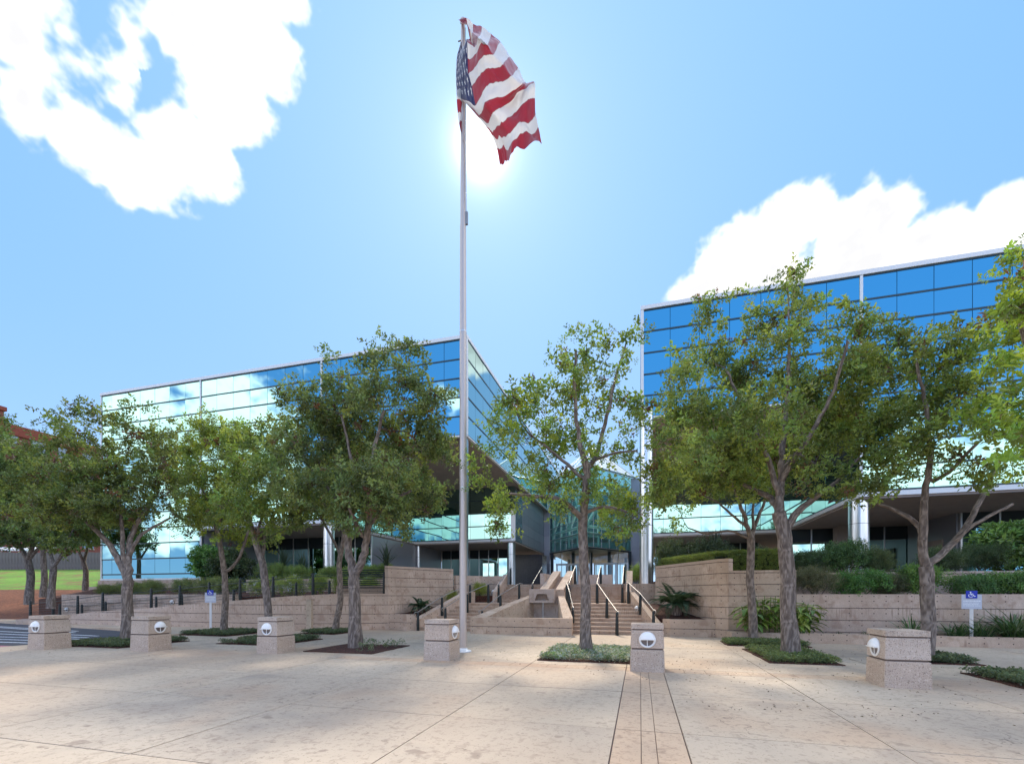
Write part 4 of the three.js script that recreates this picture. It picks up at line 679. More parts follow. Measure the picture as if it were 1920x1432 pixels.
handrail('handrail beside the left cheek wall of the lower left stairs', [[-9.55, 0, -18.72, 0.8], [-9.0, 0.6, -20.1, 0.88], [-8.2, 1.2, -21.7, 0.9]]);
handrail('handrail down the middle of the lower left stairs', [[-8.35, 0.15, -19.0, 0.86], [-7.85, 0.75, -20.4, 0.88], [-7.2, 1.2, -21.6, 0.9]]);
handrail('handrail along the fountain side of the lower left stairs', [[-6.6, 0.3, -18.95, 0.6], [-6.15, 0.75, -20.2, 0.82], [-5.6, 1.2, -21.5, 0.9]]);
handrail('handrail at the left edge of the upper left stairs', [[-6.98, 1.2, -22.6, 0.92], [-6.98, 2.17, -24.85, 0.9]], 0.12);
handrail('handrail beside the channel on the upper left stairs', [[-5.2, 1.2, -22.6, 0.92], [-5.2, 2.17, -24.85, 0.9]], 0.12);
function cableFence(label, posts, h, n) {
  const o = thing('cable_railing', label, 'railing');
  posts.forEach(([x, y, z]) => addPost(o, x, y - 0.05, z, h + 0.05));
  for (let k = 0; k < n; k++) part(o, 'cable', tube(posts.map(([x, y, z]) => [x, y + 0.12 + (h - 0.18) * k / (n - 1), z + 0.06]), 0.006, 5, posts.length * 3), M.cable);
  part(o, 'grab_rail', tube(posts.map(([x, y, z]) => [x, y + h * 0.86, z - 0.14]), 0.014, 6, posts.length * 3), M.cable);
}
const fp = [-32.3, -30.5, -28.64, -26.82, -25.15, -23.49, -21.63, -19.82, -17.99, -16.12].map((x) => [x, rampTop(x), -17.35]); fp.push([-14.3, 1.61, -17.75], [-12.7, 1.65, -18.4], [-11.45, 1.65, -19.05]);
cableFence('black cable railing along the front edge of the ramp', fp, 0.98, 7);
cableFence('lower black cable railing on the inner side of the ramp', [[-32.5, 0.2, -18.8], ...[-30.7, -28.84, -27, -25.1, -23.3, -21.6, -19.9].map((x) => [x, rampTop(x) - 0.2, -18.8]), [-18, 1.2, -18.85], [-16.2, 1.35, -18.9], [-14.3, 1.42, -18.9]], 0.86, 6);
{
  const o = thing('slatted_railing', 'black railing of close horizontal bars against the tall left wall', 'railing');
  addPost(o, -14.0, 1.35, -19.3, 1.45); addPost(o, -11.55, 1.35, -19.75, 1.5);
  for (let k = 0; k < 9; k++) part(o, 'slat', bar([-14.05, 1.95 + k * 0.105, -19.3], [-11.5, 1.95 + k * 0.105, -19.75], 0.022, 6), M.black);
}

// ------------------------------------------------------------------ foliage
const leafMat = new THREE.MeshPhysicalMaterial({ color: 0xffffff, roughness: 0.92, transmission: 0.46, thickness: 0, ior: 1.4, clearcoat: 0.2, clearcoatRoughness: 0.45, side: THREE.DoubleSide });
function leafTris(out, base, dir, up, len, w, fold = 0.25) {             // a leaf folded along its midrib
  const s = dir.clone().cross(up).normalize(), n = s.clone().cross(dir).normalize(), tip = base.clone().addScaledVector(dir, len).addScaledVector(n, -len * 0.12), m = base.clone().addScaledVector(dir, len * 0.48);
  const l = m.clone().addScaledVector(s, w / 2).addScaledVector(n, w * fold), r = m.clone().addScaledVector(s, -w / 2).addScaledVector(n, w * fold);
  for (const v of [base, l, tip, base, tip, r]) out.push(v.x, v.y, v.z);
}
const geoOf = (pos) => { const g = new THREE.BufferGeometry(); g.setAttribute('position', new THREE.Float32BufferAttribute(pos, 3)); g.setAttribute('uv', new THREE.Float32BufferAttribute(new Float32Array(pos.length / 3 * 2), 2)); g.computeVertexNormals(); return g; };
function sprig(seed, n, L, leaf, w, spread = 1.0) {                       // leaves round a twig that points up the y axis
  const r = mulberry(seed), pos = [];
  for (let i = 0; i < n; i++) {
    const t = i / n, a = i * 2.4 + r() * 0.8, el = lerp(0.1, 0.9, t) + (r() - 0.5) * 0.5, d = V(Math.cos(a) * Math.cos(el), Math.sin(el), Math.sin(a) * Math.cos(el)).normalize();
    const b = V((r() - 0.5) * 0.12 * spread, L * (0.1 + 0.9 * t), (r() - 0.5) * 0.12 * spread), up = V(r() - 0.5, 1, r() - 0.5).normalize();
    leafTris(pos, b, d, up, leaf * (0.75 + r() * 0.5), w * (0.75 + r() * 0.5));
  }
  return geoOf(pos);
}
const SPRIG = { oak: [1, 2, 3].map((s) => sprig(s, 16, 0.28, 0.098, 0.050)), big: [4, 5].map((s) => sprig(s, 15, 0.30, 0.12, 0.06)), shrub: [6, 7].map((s) => sprig(s, 12, 0.16, 0.06, 0.026)), fine: [8].map((s) => sprig(s, 16, 0.22, 0.07, 0.012)), broad: [9].map((s) => sprig(s, 8, 0.2, 0.2, 0.10)), ground: [10].map((s) => sprig(s, 9, 0.05, 0.04, 0.022, 0.8)) };
const tmpM = new THREE.Matrix4(), tmpQ = new THREE.Quaternion(), UPV = V(0, 1, 0);
function placed(p, dir, s, r) { tmpQ.setFromUnitVectors(UPV, dir); return new THREE.Matrix4().compose(p, tmpQ.clone().multiply(new THREE.Quaternion().setFromAxisAngle(UPV, r * 6.283)), V(s, s, s)); }
const tint = (c, r, v = 0.3) => { const k = 1 + (r() - 0.5) * 2 * v, h = (r() - 0.5) * v * 0.7; return lin(c[0] * k * (1 + h), c[1] * k, c[2] * k * (1 - h)); };

// a tree: limbs measured on site, then branches grown towards points spread through its clumps
function growTree(name, label, group, d, o = {}) {
  const seed = o.seed ?? 1, r = mulberry(seed * 977 + 5), t = thing(name, label, 'tree', d.at, group), col = (o.col ?? [0.075, 0.115, 0.03]).map((c, i) => c * [2.65, 2.3, 1.45][i]);
  const P = [], par = [], rad = [], fixed = []; const add = (p, q, rr, f) => { P.push(p); par.push(q); rad.push(rr); fixed.push(f); return P.length - 1; };
  const STEP = o.step ?? 0.2, trunkEnd = [];
  const chains = [];
  d.limbs.forEach((L, li) => {
    const pts = L.map((q) => V(q[0], q[1], q[2])), c = new THREE.CatmullRomCurve3(pts, false, 'catmullrom', 0.5), len = c.getLength(), n = Math.max(3, Math.ceil(len / STEP)); let prev = -1;
    if (li) { let best = 1e9; P.forEach((p, i) => { const q = p.distanceToSquared(pts[0]); if (q < best) { best = q; prev = i; } }); }
    const ch = []; if (prev >= 0) { let q = prev; ch.push(q); for (let k = 0; k < 2 && par[q] >= 0; k++) { q = par[q]; ch.unshift(q); } } ch.own = ch.length;
    for (let i = li ? 1 : 0; i <= n; i++) { const u = i / n, f = u * (L.length - 1), k = Math.min(L.length - 2, Math.floor(f)), p = c.getPoint(u); if (i && i < n) p.add(V(r() - 0.5, 0, r() - 0.5).multiplyScalar(li ? 0.05 : 0.012)); prev = add(p, prev, lerp(L[k][3], L[k + 1][3], f - k), true); ch.push(prev); }
    chains.push(ch);
  });
  const nf = P.length, att = [], dens = (o.density ?? 15) * 0.72;
  for (const [x, y, z, rx, ry] of d.clumps) {
    const rd = (rx + ry) * 0.5, n = Math.max(4, Math.round(dens * 4.19 * rx * ry * rd));
    for (let i = 0; i < n * 1.45; i++) { let a, b, c; do { a = r() * 2 - 1; b = r() * 2 - 1; c = r() * 2 - 1; } while (a * a + b * b + c * c > 1); const k = 0.72 + r() * 0.5, q = V(x + (CS * a * rx - SN * c * rd) * k, y + b * ry * k, z + (-SN * a * rx - CS * c * rd) * k); if (fbm3(q.x * 1.8 + seed * 9, q.y * 1.8, q.z * 1.8, 2) > 0.46) att.push(q); }   // gaps between the clumps
  }
  const near = new Int32Array(att.length), nd = new Float32Array(att.length).fill(1e9), alive = new Uint8Array(att.length).fill(1);
  const upd = (from) => { for (let i = 0; i < att.length; i++) if (alive[i]) for (let k = from; k < P.length; k++) { const q = P[k].distanceToSquared(att[i]); if (q < nd[i]) { nd[i] = q; near[i] = k; } } };
  upd(Math.floor(chains[0].length * 0.6));
  for (let it = 0; it < 60; it++) {
    const acc = new Map();
    for (let i = 0; i < att.length; i++) { if (!alive[i]) continue; if (nd[i] < 0.05) { alive[i] = 0; continue; } const v = att[i].clone().sub(P[near[i]]).normalize(); acc.has(near[i]) ? acc.get(near[i]).add(v) : acc.set(near[i], v); }
    if (!acc.size || P.length > 9000) break;
    const from = P.length;
    for (const [k, v] of acc) { v.normalize().add(V(r() - 0.5, r() - 0.35, r() - 0.5).multiplyScalar(0.55)).normalize(); add(P[k].clone().addScaledVector(v, STEP), k, 0.004, false); }
    upd(from);
  }
  const ar = new Float32Array(P.length); for (let i = P.length - 1; i >= 0; i--) { if (ar[i] === 0) ar[i] = 0.00002; if (!fixed[i]) rad[i] = Math.sqrt(ar[i]); if (par[i] >= 0) ar[par[i]] += fixed[i] ? 0 : ar[i]; }
  for (let i = nf; i < P.length; i++) rad[i] = Math.min(rad[i], rad[par[i]] * 0.85);
  // chains of grown wood
  const kids = P.map(() => []); for (let i = nf; i < P.length; i++) kids[par[i]].push(i);
  const grown = []; for (let i = nf; i < P.length; i++) { const q = par[i], main = q >= nf ? kids[q].reduce((a, b) => rad[b] > rad[a] ? b : a) : -1; if (main === i) continue; const ch = [q, i]; let k = i; while (kids[k].length) { k = kids[k].reduce((a, b) => rad[b] > rad[a] ? b : a); ch.push(k); } if (rad[i] > 0.0052) grown.push(ch); }
  const wood = (list, seg, minR) => {
    const pos = [], uv = [], idx = [];
    for (const ch of list) {
      let nrm = V(1, 0, 0), run = 0, base = pos.length / 3, rows = 0;
      for (let i = 0; i < ch.length; i++) {
        const p = P[ch[i]], a = P[ch[Math.max(0, i - 1)]], b = P[ch[Math.min(ch.length - 1, i + 1)]], tg = b.clone().sub(a).normalize(); nrm.addScaledVector(tg, -nrm.dot(tg)); if (nrm.lengthSq() < 1e-4) nrm.set(0, 0, 1).addScaledVector(tg, -tg.z); nrm.normalize(); const bn = tg.clone().cross(nrm);
        const rr = Math.max(minR, ch.own && i < ch.own ? rad[ch[ch.own]] * 1.15 : i === 0 && ch.length > 1 && !(ch === chains[0]) ? Math.min(rad[ch[0]] * 0.9, rad[ch[1]] * 1.25) : rad[ch[i]]); if (i) run += p.distanceTo(a);
        for (let s = 0; s <= seg; s++) { const an = s / seg * Math.PI * 2, fl = ch === chains[0] ? 1 + (i < 3 ? (3 - i) * 0.05 : 0) + 0.07 * Math.sin(an * 3 + i) + 0.05 * Math.sin(an * 5 - i * 0.7) : 1, x = Math.cos(an) * rr * fl, y = Math.sin(an) * rr * fl; pos.push(p.x + nrm.x * x + bn.x * y, p.y + nrm.y * x + bn.y * y - (i === 0 && ch === chains[0] ? 0.08 : 0), p.z + nrm.z * x + bn.z * y); uv.push(s / seg * Math.max(0.12, rr * 4), run); }
        rows++;
      }
      for (let i = 0; i + 1 < rows; i++) for (let s = 0; s < seg; s++) { const a = base + i * (seg + 1) + s; idx.push(a, a + 1, a + seg + 1, a + 1, a + seg + 2, a + seg + 1); }
    }
    const g = new THREE.BufferGeometry(); g.setAttribute('position', new THREE.Float32BufferAttribute(pos, 3)); g.setAttribute('uv', new THREE.Float32BufferAttribute(uv, 2)); g.setIndex(idx); g.computeVertexNormals(); return g;
  };
  part(t, 'trunk', wood([chains[0]], 16, 0.02), M.bark);
  chains.slice(1).forEach((ch) => part(t, 'limb', wood([ch], 9, 0.012), M.bark));
  if (grown.length) part(t, 'branches', wood(grown, 5, 0.004), M.twig).userData.kind = 'stuff';
  // leaves
  const kinds = SPRIG[o.leaf ?? 'oak'], sets = kinds.map(() => [[], []]), sc = o.scale ?? 1;
  const put = (p, dir) => { const k = Math.floor(r() * kinds.length); sets[k][0].push(placed(p, dir, sc * (0.5 + r() * 0.95), r())); sets[k][1].push(tint(r() < (o.rust ?? 0.03) ? [0.16, 0.075, 0.03] : col, r, 0.5)); };
  const rd = () => V(r() - 0.5, r() - 0.2, r() - 0.5).normalize();
  for (let i = nf; i < P.length; i++) if (rad[i] < 0.011 && !(o.thin && r() < o.thin)) { const g = P[i].clone().sub(P[par[i]]).normalize(); put(P[i], g.add(rd().multiplyScalar(0.8)).normalize()); }
  for (const a of att) for (let k = 0; k < (o.per ?? 5); k++) put(a.clone().add(V(r() - 0.5, r() - 0.5, r() - 0.5).multiplyScalar(0.46)), rd());
  const crown = new THREE.Group(); crown.name = 'crown'; t.add(crown);
  sets.forEach((s, k) => { if (s[0].length) stuffPart(crown, 'leaves', kinds[k], leafMat, s[0], s[1]); });
  return t;
}
const TREES = {
  tL: { at: [-16.30, 0.00, -11.30],
    limbs: [[[0, 0, 0, 0.19], [-0.05, 1.34, 0.01, 0.15], [0, 2.08, 0, 0.15]], [[0, 2.08, 0, 0.12], [-0.45, 2.76, -0.01, 0.1], [-1.05, 3.48, 0.03, 0.08], [-1.97, 4.22, 0.15, 0.06], [-3, 4.88, 0.31, 0.04]], [[0, 2.08, 0, 0.12], [-0.2, 2.94, -0.16, 0.1], [-0.32, 3.68, -0.34, 0.08], [0.22, 4.99, -0.7, 0.05]], [[-0.17, 2.57, 0.05, 0.07], [-0.54, 4.03, -0.17, 0.06], [-1.1, 5.54, -0.33, 0.04], [-1.8, 6.74, -0.46, 0.03]], [[0.01, 2.92, 0, 0.07], [0.21, 3.66, -0.32, 0.05], [0.87, 4.24, -0.76, 0.03]]],
    clumps: [[-3.03, 7.96, -0.49, 0.86, 0.31], [0.73, 6.83, 1.18, 0.48, 0.35], [-1.3, 6.9, 1.07, 0.44, 0.24], [-3.1, 7.01, -0.37, 1.04, 0.42], [-2, 6.77, -0.51, 0.66, 0.66], [-3.33, 6.18, -0.03, 1.12, 0.56], [-2.55, 5.25, 0.92, 1.04, 0.61], [-1.43, 5.37, 0.48, 1.23, 0.79], [-1.03, 5.71, -0.28, 1.28, 1], [0.27, 6.66, -0.18, 0.8, 0.8], [1.07, 7.12, 0.51, 0.64, 0.47], [1.54, 6.11, 0.11, 0.6, 0.85], [0.69, 5.27, -0.44, 0.98, 0.9], [-0.65, 4.39, 0.82, 1.35, 0.59], [-1.17, 4.16, 1.35, 0.99, 0.58], [-0.73, 4.45, -0.5, 1.1, 0.64], [0.84, 4.18, -0.41, 0.8, 0.53], [-3.3, 4.54, 0.72, 0.89, 0.71]] },
  t2: { at: [-16.60, 0.00, -15.20],
    limbs: [[[0, 0, 0, 0.13], [0.06, 1.49, -0.02, 0.12], [0.02, 2.48, -0.01, 0.11], [-0.15, 3.7, 0.04, 0.09], [-0.36, 4.58, 0.1, 0.07], [-0.72, 5.68, 0.2, 0.05]], [[0.11, 2.48, -0.03, 0.07], [0.55, 3.15, -0.23, 0.06], [0.79, 4.05, -0.37, 0.05], [0.9, 5.06, -0.48, 0.03]], [[-0.3, 4.36, 0.08, 0.05], [0.53, 5.61, 0.21, 0.04], [0.63, 7.02, 0.55, 0.03]]],
    clumps: [[-0.95, 8.53, 0.01, 1.23, 0.63], [-2, 7.62, -0.03, 0.91, 0.91], [0.41, 7.52, 0.35, 1.08, 0.86], [0.14, 6.16, 0.71, 1.27, 0.96], [-2.02, 6.21, 0.19, 0.79, 0.79], [-0.04, 6.52, -0.72, 1.03, 1.03], [-0.6, 4.93, 0.66, 1.18, 0.75], [-0.35, 5.07, -0.88, 1.16, 0.93], [0.83, 7.95, -0.42, 0.67, 0.78], [-1.78, 4.5, 0.27, 0.67, 0.45], [0.21, 4.08, 0.42, 0.54, 0.39], [0.24, 3.99, -0.72, 0.57, 0.46]] },
  t3: { at: [-12.20, 0.00, -13.00],
    limbs: [[[0, 0, 0, 0.14], [-0.06, 0.96, 0.02, 0.12], [-0.2, 2.33, 0.05, 0.12], [-0.43, 3.24, 0.12, 0.1], [-0.64, 3.97, 0.18, 0.08], [-0.9, 4.79, 0.25, 0.05]], [[-0.29, 2.88, 0.08, 0.07], [-0.41, 3.75, -0.29, 0.06], [-0.34, 4.76, -0.7, 0.04]], [[-0.46, 3.52, 0.13, 0.05], [-0.36, 5.05, -0.24, 0.04], [-0.25, 6.45, -0.6, 0.03]]],
    clumps: [[0.27, 7.51, -0.53, 0.66, 0.47], [0.22, 6.7, 0.26, 0.81, 0.63], [-0.45, 6.33, 0.47, 0.8, 0.71], [0.51, 5.5, 0.68, 1.04, 0.78], [-1.32, 5.39, 0.17, 0.83, 0.74], [1.04, 5.61, 0.09, 0.89, 0.89], [-0.06, 4.48, 0.75, 1.05, 0.7], [1.33, 4.25, 0.67, 0.94, 0.68], [-1.69, 4.41, 0.05, 0.66, 0.56], [1.44, 4.6, -0.32, 0.64, 0.73], [0.37, 3.63, 0.42, 0.62, 0.27]] },
  t4: { at: [-12.60, 0.00, -17.00],
    limbs: [[[0, 0, 0, 0.13], [0.24, 1.49, -0.07, 0.12], [0.19, 2.86, -0.05, 0.11], [0.39, 4.23, -0.11, 0.09], [0.28, 5.37, -0.08, 0.06]], [[0.22, 3.31, -0.06, 0.06], [-0.37, 4.57, 0.12, 0.05], [-0.9, 5.36, 0.29, 0.03]], [[0.33, 4, -0.09, 0.06], [1.15, 4.88, -0.15, 0.05], [1.78, 5.75, -0.16, 0.03]]],
    clumps: [[-0.97, 6.65, -0.3, 1.17, 1.06], [-0.02, 7.8, -0.5, 1.17, 1.05], [1.73, 6.45, -0.24, 1.13, 1.02], [-1.44, 5.42, 0.13, 0.93, 0.81], [-0.1, 5.42, -0.24, 1.16, 0.81], [1.09, 5.23, -0.84, 0.94, 0.7], [2.32, 4.6, -0.1, 0.67, 0.44]] },
  t5: { at: [-8.25, 0.00, -12.10],
    limbs: [[[0, 0, 0, 0.2], [-0.01, 1.04, 0, 0.17], [-0.03, 1.84, 0.01, 0.16], [-0.03, 2.19, 0.01, 0.16]], [[-0.03, 2.19, 0.01, 0.13], [-0.29, 2.98, -0.06, 0.11], [-0.37, 3.72, -0.17, 0.1], [-0.65, 4.32, -0.23, 0.07], [-1.21, 5.01, -0.22, 0.05], [-1.86, 5.72, -0.17, 0.03]], [[-0.03, 2.19, 0.01, 0.13], [0.26, 2.72, -0.01, 0.11], [0.44, 3.67, 0, 0.1], [0.53, 4.68, 0.05, 0.08], [0.67, 5.77, 0.07, 0.06], [1, 7.01, 0.04, 0.04]], [[-0.21, 3.68, 0.06, 0.07], [0, 4.42, -0.06, 0.06], [-0.16, 5.56, -0.08, 0.05], [-0.51, 7.04, -0.05, 0.03]], [[0.31, 3.44, -0.09, 0.06], [1.14, 4.14, 0.27, 0.05], [2.15, 4.47, 0.58, 0.03]], [[0.25, 3.28, -0.07, 0.06], [0.34, 3.61, 0.45, 0.05], [0.47, 4.04, 0.96, 0.04]]],
    clumps: [[-1.31, 8.88, -0.09, 0.3, 0.3], [-1.51, 8.66, -0.92, 0.7, 0.56], [-1.43, 7.41, 0.7, 0.63, 0.47], [-0.08, 8.81, -0.81, 0.51, 0.51], [0.34, 9.54, -1.55, 0.53, 0.44], [1.16, 9.44, -1.48, 0.43, 0.38], [1.77, 7.76, 0.18, 0.76, 0.61], [0.78, 7.34, 0.26, 0.93, 0.7], [-0.98, 7.5, -0.69, 1.2, 0.77], [-1.85, 7.01, -0.04, 0.83, 0.75], [2.27, 7.26, -0.35, 0.6, 0.63], [1.39, 6.71, -1.03, 1.09, 0.84], [-0.37, 6.6, -1.26, 1.49, 0.97], [-1.63, 6.13, -0.5, 1.2, 0.85], [-1.88, 5.82, 0.61, 0.64, 0.72], [2.01, 6.06, -1.27, 0.67, 0.76], [-1.95, 4.83, 0.42, 0.73, 0.73], [-0.42, 4.55, 0.58, 1.09, 0.78], [1.27, 4.56, 0.76, 1.18, 0.81], [1.6, 4.93, -1.36, 0.94, 0.77], [2.47, 4.28, -0.86, 0.41, 0.57], [-1.96, 4.08, -0.42, 0.68, 0.51], [1.62, 3.54, 0.52, 0.82, 0.42], [0.26, 3.83, 0.53, 0.69, 0.46], [1.87, 3.75, -0.99, 0.58, 0.33]] },
  tC: { at: [-1.40, 0.00, -12.50],
    limbs: [[[0, 0, 0, 0.17], [-0.01, 0.95, 0, 0.14], [-0.02, 1.96, 0.01, 0.13], [-0.08, 2.96, 0.02, 0.12], [-0.08, 3.61, 0.02, 0.12]], [[-0.08, 3.61, 0.02, 0.09], [-0.37, 3.93, 0.33, 0.07], [-0.67, 4.09, 0.64, 0.07], [-1.15, 4.11, 1.01, 0.05], [-1.75, 4.13, 1.4, 0.03]], [[-0.08, 3.61, 0.02, 0.11], [0.01, 4.37, 0.15, 0.1], [0.05, 4.89, 0.29, 0.09], [-0.13, 5.69, 0.49, 0.06], [-0.21, 6.73, 0.67, 0.04], [-0.16, 7.75, 0.81, 0.03]], [[0.02, 4.97, 0, 0.08], [0.31, 5.51, -0.19, 0.06], [0.53, 6.49, -0.35, 0.05], [0.76, 7.55, -0.52, 0.04], [1.04, 8.64, -0.7, 0.02]], [[-0.05, 4.69, 0.01, 0.05], [-0.87, 5.51, -0.12, 0.04], [-1.67, 6.22, -0.26, 0.03], [-2.12, 6.97, -0.49, 0.02]], [[-0.02, 3.83, 0.01, 0.05], [0.53, 3.9, 0.22, 0.04], [1.08, 3.7, 0.44, 0.03]], [[0.16, 5.19, -0.04, 0.04], [0.74, 5.26, 0.29, 0.03], [1.34, 5.18, 0.61, 0.02]]],
    clumps: [[-0.57, 9.32, -1.3, 0.29, 0.35], [-0.06, 8.11, -0.08, 0.41, 0.41], [0.49, 7.91, 0.58, 0.38, 0.3], [0.88, 7.54, 0.39, 0.44, 0.48], [1.26, 8.76, -0.99, 0.33, 0.45], [1.52, 7.92, -0.88, 0.3, 0.59], [-0.38, 7.24, 0.94, 0.3, 0.38], [0.11, 7.24, 0.19, 0.63, 0.42], [0.69, 7.19, -0.5, 0.56, 0.44], [-0.49, 7.42, -1.09, 0.5, 0.44], [0.46, 6.37, 0.18, 0.63, 0.39], [1.33, 6.76, -0.36, 0.36, 0.43], [1.11, 6.44, -1.22, 0.34, 0.31], [-1.29, 6.61, 1.32, 0.21, 0.24], [-1.77, 6.43, 1.34, 0.24, 0.24], [-1.84, 6.76, -0.64, 0.44, 0.34], [-1.4, 7.01, -0.59, 0.28, 0.39], [-2.35, 6.31, 0.11, 0.27, 0.3], [-0.81, 5.98, 0.64, 0.35, 0.22], [-2.23, 5.54, 0.73, 0.54, 0.31], [-1.6, 5.82, 0.03, 0.56, 0.37], [-0.76, 6.01, -0.81, 0.7, 0.5], [0.09, 5.22, 0.61, 0.41, 0.41], [0.72, 5.3, -0.08, 0.43, 0.2], [1.18, 5.7, -1.32, 0.28, 0.15], [-2.75, 5.25, 0.53, 0.32, 0.18], [-1.64, 4.69, 1.55, 0.66, 0.37], [-0.93, 4.8, 0.39, 0.71, 0.5], [-0.3, 4.82, -0.78, 0.46, 0.46], [-2.73, 4.58, 0.6, 0.35, 0.23], [-1.9, 4.13, 1.13, 0.48, 0.3], [-1.11, 4.07, 0.89, 0.48, 0.27], [-2.52, 3.97, 0.32, 0.3, 0.24], [-2.09, 3.38, 1.2, 0.19, 0.19], [0.48, 4.25, 0.55, 0.44, 0.35], [0.95, 4.25, -1.37, 0.44, 0.53], [0.33, 4.05, -1.41, 0.41, 0.28], [1.26, 3.5, -0.59, 0.23, 0.32], [0.88, 3.29, 0.48, 0.35, 0.19], [-0.46, 3.81, 0.61, 0.22, 0.17]] },
  t6: { at: [3.66, 0.00, -17.00],
    limbs: [[[0, 0, 0, 0.14], [-0.05, 1.33, 0.02, 0.12], [-0.11, 2.22, 0.03, 0.12], [-0.07, 3.47, 0.02, 0.12]], [[-0.07, 3.47, 0.02, 0.08], [-0.29, 4.07, 0.23, 0.07], [-0.54, 4.66, 0.44, 0.05], [-0.82, 5.32, 0.67, 0.04]], [[-0.07, 3.47, 0.02, 0.08], [0.16, 4.12, -0.23, 0.06], [0.48, 4.88, -0.5, 0.04], [0.78, 5.74, -0.76, 0.03]], [[-0.17, 3.47, 0.05, 0.05], [-0.7, 3.77, -0.04, 0.04], [-1.45, 3.71, -0.07, 0.04], [-2.04, 3.93, -0.15, 0.02]], [[-0.14, 3.83, 0.04, 0.05], [-0.67, 4.2, 0.28, 0.04], [-1.11, 4.59, 0.49, 0.03], [-1.63, 4.84, 0.72, 0.02]], [[-0.02, 3.83, 0.01, 0.05], [0.06, 4.59, -0.29, 0.04], [0.25, 5.56, -0.62, 0.03]]],
    clumps: [[-1.83, 5.21, -0.55, 0.95, 0.66], [-1, 5.73, -0.23, 1.1, 0.83], [-0.06, 5.59, 0.76, 1.02, 0.85], [-2.41, 4.37, 0.05, 0.7, 0.65], [-2.77, 5.55, 0.24, 0.74, 0.83], [-3.04, 4.61, 0.45, 0.46, 0.73], [-1.84, 5.98, 1.06, 0.95, 0.77], [0.97, 5.6, -0.26, 0.71, 0.62], [-0.37, 6.81, -0.91, 1.14, 0.76]] },
  t7: { at: [3.75, 0.00, -13.30],
    limbs: [[[0, 0, 0, 0.22], [-0.08, 0.99, 0.02, 0.18], [-0.09, 2.08, 0.02, 0.17], [-0.19, 3.1, 0.05, 0.17], [-0.3, 3.72, 0.08, 0.16]], [[-0.19, 3.17, 0.05, 0.1], [0.05, 3.63, 0.12, 0.09], [0.43, 4, 0.15, 0.07], [0.9, 4.37, 0.16, 0.05], [1.41, 4.93, 0.15, 0.03]], [[-0.3, 3.72, 0.08, 0.1], [-0.42, 4.14, -0.27, 0.08], [-0.95, 4.55, -0.52, 0.06], [-1.73, 5.12, -0.69, 0.04]], [[-0.3, 3.72, 0.08, 0.11], [-0.25, 4.56, -0.01, 0.09], [-0.15, 5.68, -0.12, 0.07], [-0.02, 7.1, -0.23, 0.05], [0.03, 8.67, -0.32, 0.03], [-0.01, 9.99, -0.39, 0.01]], [[-0.3, 4.13, 0.08, 0.08], [-0.57, 5.1, 0.09, 0.06], [-1.09, 6.37, 0.16, 0.04], [-1.61, 7.5, 0.23, 0.03]], [[-0.25, 4.54, 0.07, 0.07], [0.19, 5.36, 0.37, 0.06], [0.66, 6.36, 0.67, 0.04], [0.85, 7.41, 1.05, 0.03]], [[-0.19, 4.81, 0.05, 0.05], [0.09, 5.24, -0.09, 0.04], [0.64, 4.98, -0.3, 0.03]]],
    clumps: [[0.04, 10.41, -0.72, 0.17, 0.29], [0.26, 10.12, -0.67, 0.2, 0.2], [-0.49, 8.55, 1.15, 0.35, 0.38], [0.62, 9.7, -1.26, 0.48, 0.45], [-1.81, 9.64, -0.6, 0.3, 0.27], [-1.99, 8.99, -0.33, 0.35, 0.32], [0.51, 8.78, 0.61, 0.36, 0.28], [1.54, 9.06, -0.8, 0.45, 0.35], [-1.57, 8.76, -0.83, 0.42, 0.38], [-0.29, 9.01, -1.1, 0.67, 0.52], [0.06, 7.78, 0.8, 0.64, 0.51], [1.64, 8.59, -1.4, 0.66, 0.51], [2.3, 8.75, -1.34, 0.36, 0.43], [-2.38, 7.64, 0.17, 0.4, 0.36], [-2.9, 6.56, 1.79, 0.38, 0.35], [-1.54, 7.94, -1.03, 0.76, 0.61], [-0.52, 7.77, -0.95, 0.89, 0.67], [0.36, 7.18, -0.2, 0.9, 0.69], [1.27, 6.94, 0.07, 0.73, 0.59], [2.37, 7.53, -0.93, 0.49, 0.49], [-2.76, 6.68, -0.19, 0.66, 0.56], [-1.85, 6.22, 0.59, 0.81, 0.61], [-1, 5.61, 1.62, 0.79, 0.61], [0.85, 6.23, -0.96, 1.01, 0.72], [2.13, 6.4, -1.38, 0.8, 0.73], [-3.23, 5.53, 1.19, 0.33, 0.47], [-2.66, 5.05, 1.74, 0.69, 0.56], [-1.46, 5.3, 0.13, 0.91, 0.63], [0.11, 5.45, -1.34, 0.91, 0.6], [0.9, 5.02, -0.01, 0.8, 0.6], [1.72, 5.06, 0.07, 0.52, 0.59], [-3.07, 4.77, 0.47, 0.45, 0.56], [-2.04, 4.71, -0.46, 0.89, 0.52], [-0.81, 4.65, -0.55, 0.73, 0.44], [0.34, 4.38, 0.28, 0.73, 0.42], [1.16, 4.08, 0.5, 0.57, 0.36], [-3.21, 4.18, 0.64, 0.28, 0.35]] },
  t8: { at: [6.60, 0.00, -13.30],
